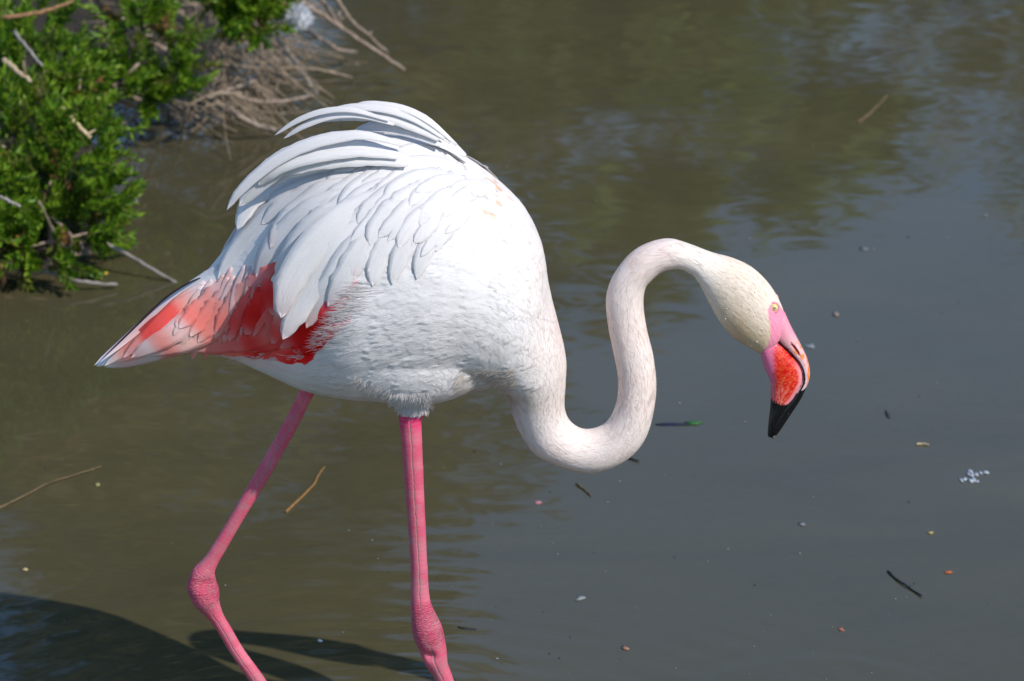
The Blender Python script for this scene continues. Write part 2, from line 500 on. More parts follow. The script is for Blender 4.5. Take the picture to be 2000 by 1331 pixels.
TAN = math.tan(PITCH)
SECT = [  # upper contour, lower contour (photograph pixels in the bird's own upright plane), half width in m
    ((186, 711), (188, 718), .004), ((244, 664), (262, 706), .016), ((310, 600), (350, 691), .028), ((388, 543), (440, 698), .026),
    ((450, 470), (520, 731), .038), ((528, 372), (600, 765), .068), ((632, 288), (690, 782), .100), ((738, 250), (770, 785), .107),
    ((830, 258), (835, 774), .108), ((905, 300), (890, 752), .104), ((970, 345), (930, 752), .098), ((1025, 400), (960, 755), .090),
    ((1060, 470), (975, 762), .079), ((1077, 560), (985, 770), .068), ((1097, 640), (990, 776), .057), ((1108, 700), (993, 786), .047),
    ((1106, 750), (1000, 812), .037), ((1104, 795), (1018, 852), .029), ((1115, 823), (1050, 892), .0255), ((1140, 838), (1110, 918), .0235),
    ((1168, 834), (1165, 924), .0235), ((1190, 816), (1225, 899), .0235), ((1204, 780), (1265, 850), .0225), ((1206, 735), (1282, 770), .0215),
    ((1198, 690), (1277, 700), .0208), ((1188, 640), (1264, 645), .0202), ((1183, 590), (1257, 595), .0198), ((1190, 555), (1261, 562), .0192),
    ((1208, 522), (1275, 545), .0186), ((1235, 492), (1294, 531), .018), ((1270, 473), (1315, 526), .0172), ((1308, 466), (1336, 528), .0168),
    ((1350, 477), (1356, 542), .0172), ((1393, 493), (1370, 565), .0185), ((1433, 504), (1385, 595), .0200), ((1470, 522), (1405, 630), .0222),
    ((1500, 550), (1432, 660), .0232), ((1520, 580), (1466, 682), .0215), ((1532, 608), (1487, 692), .0165), ((1540, 636), (1499, 688), .0115)]
def loft(sect, nsub, ring, y0=0.0, sharp=1.0, wave=None):
    U = np.array([at_y(*s[0], y0) for s in sect]); L = np.array([at_y(*s[1], y0) for s in sect])
    B = np.array([s[2] for s in sect])
    n = (len(sect) - 1) * nsub + 1
    U = catmull(U, n); L = catmull(L, n); B = catmull(B, n)[:, 0]
    Cn = (U + L) / 2; d = U - L; h = np.linalg.norm(d, axis=1) / 2; d = d / (2 * h[:, None])
    a = np.sqrt(np.maximum(h ** 2 - (B * TAN * d[:, 2]) ** 2, (0.35 * h) ** 2))
    V, F = [], []
    for i in range(n):
        for j in range(ring):
            t = 2 * math.pi * j / ring
            c, s = math.cos(t), math.sin(t)
            c = math.copysign(abs(c) ** sharp, c); s = math.copysign(abs(s) ** sharp, s)
            V.append(Cn[i] + a[i] * c * d[i] + np.array([0, B[i] * s, 0]))
    for i in range(n - 1):
        for j in range(ring):
            j2 = (j + 1) % ring
            F.append((i * ring + j, i * ring + j2, (i + 1) * ring + j2, (i + 1) * ring + j))
    F.append(tuple(range(ring - 1, -1, -1))); F.append(tuple((n - 1) * ring + j for j in range(ring)))
    return V, F, Cn

torsoV, torsoF, SPINE = loft(SECT, 6, 36)
# legs: rows with left and right edge in the photograph
NEAR_LEG = [(740, 760, 850), (775, 768, 836), (800, 776, 826), (811, 778, 823), (860, 783, 825), (962, 791, 829), (1095, 801, 835), (1160, 801, 839), (1184, 801, 844),
            (1206, 801, 854), (1222, 802, 862), (1240, 805, 869), (1264, 816, 873), (1295, 829, 877), (1331, 850, 888), (1440, 888, 924), (1560, 932, 968), (1690, 980, 1016), (1820, 1028, 1064)]
FAR_LEG = [(700, 618, 664), (767, 583, 616), (829, 551, 585), (924, 497, 532), (1006, 450, 482), (1070, 411, 445), (1095, 394, 431), (1117, 375, 424), (1135, 367, 425), (1149, 364, 429),
           (1171, 373, 433), (1184, 384, 435), (1206, 405, 441), (1229, 421, 454), (1273, 447, 480), (1331, 486, 522), (1440, 559, 593), (1560, 640, 674), (1690, 726, 759), (1820, 812, 844)]
def leg_tube(rows, y0, ring=20, n=150):
    r = catmull(np.array([(a, b, c) for a, b, c in rows], float), n)
    cen = np.array([at_y((b + c) / 2, a, y0) for a, b, c in r])
    tan = np.gradient(cen, axis=0); tan /= np.linalg.norm(tan, axis=1)[:, None]
    halfx = (r[:, 2] - r[:, 1]) / 2 / (FPX / DIST)
    rad = halfx * np.abs(tan[:, 2])                       # edges were measured along rows
    side = np.stack([tan[:, 2], np.zeros(n), -tan[:, 0]], -1)
    V, F = [], []
    for i in range(n):
        for j in range(ring):
            t = 2 * math.pi * j / ring
            V.append(cen[i] + rad[i] * (side[i] * math.cos(t)) + np.array([0, min(rad[i], .0135 + .3 * rad[i]) * math.sin(t), 0]))
    for i in range(n - 1):
        for j in range(ring):
            j2 = (j + 1) % ring
            F.append((i * ring + j, i * ring + j2, (i + 1) * ring + j2, (i + 1) * ring + j))
    F.append(tuple(range(ring - 1, -1, -1))); F.append(tuple((n - 1) * ring + j for j in range(ring)))
    s = np.concatenate([[0], np.cumsum(np.linalg.norm(np.diff(cen, axis=0), axis=1))])
    return V, F, cen, rad, side, s
nl = leg_tube(NEAR_LEG, NEAR_LEG_Y); fl = leg_tube(FAR_LEG, FAR_LEG_Y)
def ellipsoid(c, r, rot=0.0, n=18, m=28):
    V, F = [], []
    for i in range(n + 1):
        for j in range(m):
            a, b = math.pi * i / n, 2 * math.pi * j / m
            x, y, z = r[0] * math.sin(a) * math.cos(b), r[1] * math.sin(a) * math.sin(b), r[2] * math.cos(a)
            x, z = x * math.cos(rot) - z * math.sin(rot), x * math.sin(rot) + z * math.cos(rot)
            V.append(np.array(c) + np.array([x, y, z]))
    for i in range(n):
        for j in range(m):
            F.append((i * m + j, i * m + (j + 1) % m, (i + 1) * m + (j + 1) % m, (i + 1) * m + j))
    return V, F
thigh = ellipsoid(at_y(778, 668, -0.040), (0.098, 0.050, 0.064), R(-14))
thigh2 = ellipsoid(at_y(700, 690, 0.052), (0.085, 0.045, 0.045), R(-18))
cuff = ellipsoid(at_y(806, 770, NEAR_LEG_Y), (0.0195, 0.018, 0.030), R(0))
breast = ellipsoid(at_y(935, 690, 0.0), (0.055, 0.060, 0.035), R(20))
bm_V, bm_F = join([(torsoV, torsoF), nl[:2], fl[:2], thigh, thigh2, cuff, breast])
tmp_me = mesh_from("tmp", bm_V, bm_F)
bmx = bmesh.new(); bmx.from_mesh(tmp_me); bmesh.ops.remove_doubles(bmx, verts=bmx.verts, dist=1e-6)
bmesh.ops.recalc_face_normals(bmx, faces=bmx.faces); bmx.to_mesh(tmp_me); bmx.free()
tmp = bpy.data.objects.new("tmp", tmp_me); col.objects.link(tmp)
md = tmp.modifiers.new("r", 'REMESH'); md.mode = 'VOXEL'; md.voxel_size = 0.0019; md.adaptivity = 0
ms = tmp.modifiers.new("s", 'SMOOTH'); ms.factor = 0.5; ms.iterations = 9
dg = bpy.context.evaluated_depsgraph_get()
body_me = bpy.data.meshes.new_from_object(tmp.evaluated_get(dg))
bpy.data.objects.remove(tmp)
nv = len(body_me.vertices)
BV = np.empty(nv * 3, np.float32); body_me.vertices.foreach_get("co", BV); BV = BV.reshape(-1, 3).astype(float)
BN = np.empty(nv * 3, np.float32); body_me.vertices.foreach_get("normal", BN); BN = BN.reshape(-1, 3).astype(float)
# pixel coordinates in the bird's own plane (for placing the plumage colours on the body)
def plane_px(P):
    Q = np.array(P, float); Q[:, 1] = 0.0
    return to_px(Q)
PX = plane_px(BV)

def value_noise(P, f, seed=0):
    """cheap smooth noise on points, 0..1"""
    r = np.random.default_rng(seed)
    out = np.zeros(len(P))
    for k in range(7):
        d = r.normal(size=3); d /= np.linalg.norm(d)
        out += np.sin((P @ d) * f * (0.6 + 1.2 * r.random()) + r.random() * 6.28)
    return 0.5 + out / 7.0

def in_poly(px, poly):
    x, y = px[:, 0], px[:, 1]; inside = np.zeros(len(px), bool); n = len(poly)
    for i in range(n):
        x0, y0 = poly[i]; x1, y1 = poly[(i + 1) % n]
        c = ((y0 > y) != (y1 > y)) & (x < (x1 - x0) * (y - y0) / (y1 - y0 + 1e-9) + x0)
        inside ^= c
    return inside

def mixc(C, m, c):
    m = np.clip(np.asarray(m, float), 0, 1)[:, None]
    return C * (1 - m) + np.array(c) * m
COV = [(200, 712, .80, .74, .74), (235, 704, .83, .55, .50), (255, 690, .84, .26, .16), (300, 645, .84, .13, .07), (335, 612, .84, .17, .10), (362, 580, .83, .45, .40), (385, 562, .83, .72, .72),
       (280, 705, .82, .70, .69), (320, 660, .83, .40, .34), (345, 655, .82, .62, .60), (372, 668, .82, .55, .50), (330, 690, .82, .34, .26), (395, 625, .82, .28, .20), (412, 650, .82, .35, .28),
       (420, 600, .82, .34, .30), (445, 575, .83, .58, .56), (440, 640, .82, .28, .20), (400, 690, .78, .28, .20), (455, 605, .82, .36, .30), (470, 640, .80, .10, .06), (484, 622, .72, .015, .012), (475, 580, .83, .45, .40),
       (500, 590, .80, .06, .03), (515, 555, .86, .12, .05), (528, 590, .86, .13, .06), (536, 630, .82, .22, .14), (512, 650, .82, .26, .18), (500, 675, .80, .10, .06), (455, 680, .80, .24, .16), (545, 665, .78, .14, .09),
       (570, 672, .72, .02, .018), (600, 655, .72, .012, .015), (625, 632, .74, .03, .03), (655, 598, .80, .20, .22), (690, 550, .82, .50, .52), (560, 610, .80, .50, .46), (600, 590, .82, .62, .60), (500, 530, .83, .66, .66), (540, 540, .80, .20, .16), (225, 716, .80, .80, .80), (262, 714, .80, .79, .79), (300, 702, .80, .76, .75), (250, 672, .83, .42, .34), (488, 600, .72, .03, .02), (520, 575, .84, .07, .04)]
COVP = np.array([c[:2] for c in COV], float); COVC = np.array([c[2:] for c in COV], float)
COVC = np.clip(COVC + (COVC - COVC.mean(1, keepdims=True)) * 0.30, 0.008, 0.92)
COVC[:, 2] = np.maximum(COVC[:, 2], COVC[:, 1] * 0.84)
def cov_colour(px, sig=13.0):
    px = np.atleast_2d(px)
    d2 = ((px[:, None, :] - COVP[None]) ** 2).sum(2)
    w = np.exp(-(d2 - d2.min(1, keepdims=True)) / (2 * sig * sig)) 
    return (w[:, :, None] * COVC[None]).sum(1) / w.sum(1)[:, None]

WHITE = np.array([0.75, 0.715, 0.70])
def body_colour(P, px):
    C = np.tile(WHITE, (len(P), 1))
    n1 = value_noise(P, 55, 1); n2 = value_noise(P, 160, 2); n3 = value_noise(P, 420, 3)
    x, y = px[:, 0], px[:, 1]
    # neck and breast: warm, slightly pink
    C = mixc(C, smooth01(x, 980, 1120) * 0.95, (0.78, 0.665, 0.605))
    C = mixc(C, smooth01(x, 1000, 1100) * smooth01(n1, 0.45, 0.8) * 0.3, (0.78, 0.59, 0.52))
    C = mixc(C, smooth01(x, 1290, 1350) * (1 - smooth01(x, 1400, 1440)) * 0.7, (0.77, 0.70, 0.62))
    # head: cream turning to ochre below
    hd = smooth01(x, 1370, 1440)
    C = mixc(C, hd * 0.95, (0.76, 0.64, 0.52))
    low = smooth01((y - 560) * 0.8 - (x - 1450) * 0.75, -10, 70)
    C = mixc(C, hd * low * (0.65 + 0.35 * n2), (0.58, 0.43, 0.26))
    C = mixc(C, hd * smooth01(x, 1480, 1510) * smooth01(n2, .4, .8) * .6, (0.66, 0.50, 0.33))
    # stained feathers at the root of the neck
    st = np.exp(-(((x - 985) / 75) ** 2 + ((y - 762) / 24) ** 2)) * (0.35 + 0.65 * n3)
    C = mixc(C, st * 0.85, (0.50, 0.38, 0.28))
    st = np.exp(-(((x - 905) / 60) ** 2 + ((y - 748) / 16) ** 2)) * (0.2 + 0.8 * n3)
    C = mixc(C, st * 0.6, (0.52, 0.40, 0.28))
    st = np.exp(-(((x - 1268) / 10) ** 2 + ((y - 775) / 35) ** 2)) * smooth01(n3, .5, .7)
    C = mixc(C, st * 0.6, (0.35, 0.28, 0.22))
    # orange flecks on the shoulder
    fk = np.exp(-(((x - 965) / 40) ** 2 + ((y - 365) / 40) ** 2)) * smooth01(n3 + 0.3 * n2, .78, .95)
    C = mixc(C, fk * 0.8, (0.80, 0.42, 0.22))
    # tail and folded wing under the coloured coverts
    tail = (1 - smooth01(x, 470, 640)) * smooth01(y, 560, 590)
    C = mixc(C, tail * 0.55, (0.80, 0.50, 0.46))
    bel = smooth01(y - (690 + (x - 300) * 0.05), -6, 10) * (1 - smooth01(x, 560, 680))
    C = mixc(C, bel * 0.9, (0.72, 0.72, 0.70))
    cp = [(196, 712), (390, 545), (470, 525), (560, 540), (600, 590), (690, 545), (692, 560), (628, 632), (606, 668), (560, 678), (440, 686), (290, 694)]
    jit = px + np.stack([value_noise(P, 330, 41) - .5, value_noise(P, 290, 42) - .5], 1) * 5
    inside = in_poly(jit, cp)
    if inside.any(): C[inside] = cov_colour(px[inside])
    # bare pink face
    face = [(1499, 590), (1504, 585), (1520, 589), (1528, 603), (1534, 608), (1570, 650), (1520, 720), (1480, 698), (1495, 668), (1503, 650), (1504, 620), (1498, 608)]
    fm = in_poly(px, face)
    C[fm] = np.array([0.84, 0.27, 0.38]) * (0.92 + 0.16 * n2[fm])[:, None]
    return C
BC = body_colour(BV, PX)
legattr = np.zeros((nv, 3))
dcon = np.array([-0.94, 0.34]); ncon = np.array([0.34, 0.94])
legattr[:, 0] = (PX @ dcon) / 1900.0; legattr[:, 1] = (PX @ ncon) / 1900.0
_sa = np.concatenate([[0], np.cumsum(np.linalg.norm(np.diff(SPINE, axis=0), axis=1))])
_nk = np.where(PX[:, 0] > 985 + 0.25 * (PX[:, 1] - 700))[0]
for c0_ in range(0, len(_nk), 4000):
    q = _nk[c0_:c0_ + 4000]
    kk_ = ((BV[q][:, None, [0, 2]] - SPINE[None, 90:, [0, 2]]) ** 2).sum(2).argmin(1) + 90
    legattr[q, 0] = _sa[kk_]; legattr[q, 1] = BV[q, 1] + np.linalg.norm((BV[q] - SPINE[kk_])[:, [0, 2]], axis=1) * np.sign((BV[q] - SPINE[kk_])[:, 0] + (BV[q] - SPINE[kk_])[:, 2])
joint = smooth01(np.abs(PX[:, 0] - 985 - 0.25 * (PX[:, 1] - 700)), 8, 60)
for rows, tb, cuff_row, y0 in ((NEAR_LEG, nl, 806, NEAR_LEG_Y), (FAR_LEG, fl, 700, FAR_LEG_Y)):
    cen, rad, side, s = tb[2:]
    cand = np.where((np.abs(BV[:, 1] - y0) < 0.045) & (BV[:, 2] < cen[0][2]))[0]
    cpx = to_px(cen)
    d = np.linalg.norm(BV[cand][:, None, [0, 2]] - cen[None, :, [0, 2]], axis=2)
    k = d.argmin(1)
    off = BV[cand] - cen[k]
    ok = (np.linalg.norm(off, axis=1) < rad[k] * 1.25 + 0.002)
    if y0 > 0:
        ok &= (PX[cand][:, 1] > 755)
    row = cpx[k, 1] + 6 * (value_noise(BV[cand], 900, 5) - 0.5)
    ok &= row > cuff_row
    c = cand[ok]; kk = k[ok]
    u = (off[ok] * side[kk]).sum(1) / (rad[kk] + 1e-9)
    legattr[c, 0] = s[kk] + ((BV[c] - cen[kk]) * np.gradient(cen, axis=0)[kk]).sum(1) / np.linalg.norm(np.gradient(cen, axis=0)[kk], axis=1)
    legattr[c, 1] = u; legattr[c, 2] = 1.0
    jr = 1215 if y0 < 0 else 1150
    jw = np.exp(-((cpx[kk, 1] - jr) / 46.0) ** 2)
    joint[c] = smooth01(jw, 0.25, 0.8)
    nz = value_noise(BV[c], 130, 9)
    LC = np.tile(np.array([0.61, 0.088, 0.155]), (len(c), 1))
    LC = mixc(LC, smooth01(nz, .45, .8) * 0.5, (0.74, 0.18, 0.25))
    LC = mixc(LC, np.exp(-((cpx[kk, 1] - cuff_row) / 30.0) ** 2) * (y0 < 0), (0.72, 0.03, 0.15))
    BC[c] = LC
    # ankle: a hollow behind the joint
    hc = np.array([at_y(842, 1242, 0)]) if y0 < 0 else np.array([at_y(399, 1166, 0)])
    hc = hc[0]
    hr = 0.0085 if y0 > 0 else 0.006
    dd = np.linalg.norm((BV[c] - hc)[:, [0, 2]] * np.array([1.0, 1.15]), axis=1)
    dent = np.exp(-(dd / hr) ** 2) * (0.0065 if y0 > 0 else 0.0050)
    sgn = np.where(BV[c][:, 1] < y0, 1.0, -1.0)
    BV[c, 1] += dent * sgn
# contour feathers of flank and breast: soft overlapping lobes raised out of the body itself
VP = BV.copy(); VP[:, 1] = -np.abs(VP[:, 1]); VPX = to_px(VP)
soft_poly = [(640, 590), (716, 550), (790, 530), (880, 470), (940, 400), (1000, 400), (1060, 520), (1090, 680), (1050, 745), (960, 735), (880, 755), (790, 760), (690, 735), (630, 690)]
relief = np.zeros(nv)
made = 0
while made < 240:
    px, py = rng.uniform(630, 1090), rng.uniform(400, 760)
    if not in_poly(np.array([[px, py]]), soft_poly)[0]: continue
    made += 1
    big = px < 950
    if not big: d = np.array([-0.62, 0.70])
    elif py < 600: d = np.array([-0.97, 0.10])
    else: d = np.array([-0.96, 0.02 + (py - 600) * 0.0018])
    a = rng.normal(0, .17); d = d / np.linalg.norm(d); d = np.array([d[0] * math.cos(a) - d[1] * math.sin(a), d[0] * math.sin(a) + d[1] * math.cos(a)])
    L = rng.uniform(50, 100) * (1.0 if big else .65); w = rng.uniform(13, 22) * (1.0 if big else .7)
    q = VPX - (px, py)
    u = q @ d / L + 0.5; v = (q @ np.array([-d[1], d[0]])) / w + 0.25 * np.sin(u * 5 + made)
    near = (u > 0) & (u < 1.1) & (np.abs(v) < 1.15)
    if not near.any(): continue
    uu, vv_ = u[near], v[near]
    tipc = np.clip((1.02 + 0.10 * np.sin(vv_ * 9 + made) - 0.22 * vv_ ** 2 - uu) / 0.07, 0, 1)
    h = rng.uniform(.5, 1.2) * uu ** 1.3 * np.clip((1 - np.abs(vv_)) / 0.35, 0, 1) * tipc
    relief[near] = np.maximum(relief[near], h)
relief *= legattr[:, 2] < 0.5
BV += BN * (relief * 0.0012)[:, None]
body_me.vertices.foreach_set("co", BV.astype(np.float32).ravel())
at = body_me.color_attributes.new("tint", 'FLOAT_COLOR', 'POINT')
cc4 = np.ones((nv, 4), np.float32); cc4[:, :3] = BC; at.data.foreach_set("color", cc4.ravel())
at = body_me.attributes.new("leg", 'FLOAT_VECTOR', 'POINT'); at.data.foreach_set("vector", legattr.astype(np.float32).ravel())
at = body_me.attributes.new("joint", 'FLOAT', 'POINT'); at.data.foreach_set("value", joint.astype(np.float32))
body_me.polygons.foreach_set("use_smooth", [True] * len(body_me.polygons))
body_me.update()
body = link("body", body_me, M_BODY, flamingo)
BVH = BVHTree.FromPolygons([tuple(v) for v in BV], [tuple(p.vertices) for p in body_me.polygons])

def cast(px, py):
    r = ray(px, py); rn = r / np.linalg.norm(r)
    h = BVH.ray_cast(Vector(CAM), Vector(rn))
    return h

# ---- feathers that can be told apart
def vane(pos, nrm, width, cols, lift_camber=0.03, across=5, prof=None, ragged=0.0, thick=0.0002, asym=0.0):
    n = len(pos)
    tan = np.gradient(pos, axis=0); tan /= np.linalg.norm(tan, axis=1)[:, None] + 1e-12
    V, C, UVs = [], [], []
    t = np.linspace(0, 1, n)
    if prof is None:
        prof = np.minimum(smooth01(t, -0.25, 0.35), np.clip(1 - ((t - 0.45) / 0.55).clip(0, 1) ** 2.4, 0, 1) ** 0.6)
    arc = np.concatenate([[0], np.cumsum(np.linalg.norm(np.diff(pos, axis=0), axis=1))])
    rag = rng.normal(0, ragged, (n, 2))
    for side in (0, 1):
        for i in range(n):
            a = np.cross(tan[i], nrm[i]); a /= np.linalg.norm(a) + 1e-12
            m = np.cross(a, tan[i])
            for j in range(across):
                v = -1 + 2 * j / (across - 1)
                w = width[i] * prof[i] * 0.5 * (1 + (rag[i, 0] if v < 0 else rag[i, 1]) * abs(v)) * (1 + asym * (1 if v > 0 else -1))
                p = pos[i] + a * v * w + m * (w * lift_camber * 2 * (1 - v * v)) + m * (0.0002 if v == 0 else 0)
                # barbs sweep toward the tip at the edges
                p = p + tan[i] * abs(v) * w * 0.25 * (1 - t[i])
                if side: p = p - m * thick
                V.append(p); C.append(cols[i]); UVs.append((arc[i], v, t[i]))
    F = []
    k = n * across
    for i in range(n - 1):
        for j in range(across - 1):
            q = (i * across + j, i * across + j + 1, (i + 1) * across + j + 1, (i + 1) * across + j)
            F.append(q); F.append(tuple(x + k for x in reversed(q)))
    for i in range(n - 1):
        for j in (0, across - 1):
            q = (i * across + j, (i + 1) * across + j, (i + 1) * across + j + k, i * across + j + k)
            F.append(q if j == 0 else tuple(reversed(q)))
    for i in (0, n - 1):
        for j in range(across - 1):
            q = (i * across + j, i * across + j + 1, i * across + j + 1 + k, i * across + j + k)
            F.append(tuple(reversed(q)) if i == 0 else q)
    return V, F, C, UVs

def lay_feather(path, n=16, lift0=0.001, lift1=0.008, plane=None):
    """path: pixel points from root to tip; follows the body's surface, free where it leaves it"""
    q = catmull(path, n)
    t = np.full(n, np.nan); N = np.zeros((n, 3)); rays = []
    for i, (x, y) in enumerate(q):
        r = ray(x, y); r = r / np.linalg.norm(r); rays.append(r)
        h = BVH.ray_cast(Vector(CAM), Vector(r))
        if h[0] is not None and abs(h[1].y) > 0.12:
            t[i] = h[3]; N[i] = np.array(h[1])
    rays = np.array(rays)
    good = ~np.isnan(t)
    if not good.any():
        t[:] = 5.0; N[:] = (0, -1, 0.3)
    else:
        last = np.where(good)[0]
        first = last[0]
        for i in range(first - 1, -1, -1): t[i] = t[i + 1]; N[i] = N[i + 1]
        slope = 0.0
        for i in range(first + 1, n):
            if good[i]:
                slope = t[i] - t[i - 1] if good[i - 1] else slope
            else:
                slope = np.clip(slope, -0.004, 0.006) * 0.75
                t[i] = t[i - 1] + slope; N[i] = N[i - 1]
    for _ in range(4):
        t[1:-1] = 0.25 * t[:-2] + 0.5 * t[1:-1] + 0.25 * t[2:]
        N[1:-1] = 0.25 * N[:-2] + 0.5 * N[1:-1] + 0.25 * N[2:]
    N /= np.linalg.norm(N, axis=1)[:, None] + 1e-9
    N = N * 0.55 + np.array([0, -0.42, 0.14]); N /= np.linalg.norm(N, axis=1)[:, None]
    if plane is not None:       # raised feathers bridge over the back instead of rolling round it
        yy = np.linspace(plane[0], plane[1], n)
        tp = (yy - CAM[1]) / rays[:, 1]
        tb = np.where(good, t, 1e9)
        w_ = smooth01(np.linspace(0, 1, n), 0.15, 0.90) if len(plane) > 3 else np.ones(n)
        tb = np.where(good, t, np.where(w_ < 1, t, 1e9))
        t = np.minimum(tp * w_ + t * (1 - w_), tb)
        for _ in range(6): t[1:-1] = np.minimum(t[1:-1], 0.25 * t[:-2] + 0.5 * t[1:-1] + 0.25 * t[2:])
        N = N * 0.0 + np.array(plane[2])
    lf = lift0 + (lift1 - lift0) * np.linspace(0, 1, n) ** 1.2
    return CAM + rays * (t - lf)[:, None], N

WH = (0.86, 0.825, 0.81); GR = (0.82, 0.79, 0.79); PK = (0.83, 0.70, 0.69); RO = (0.82, 0.52, 0.50)
SAL = (0.82, 0.30, 0.24); COR = (0.84, 0.13, 0.08); RED = (0.70, 0.012, 0.015); BLK = (0.03, 0.018, 0.03); PSAL = (0.83, 0.50, 0.42)
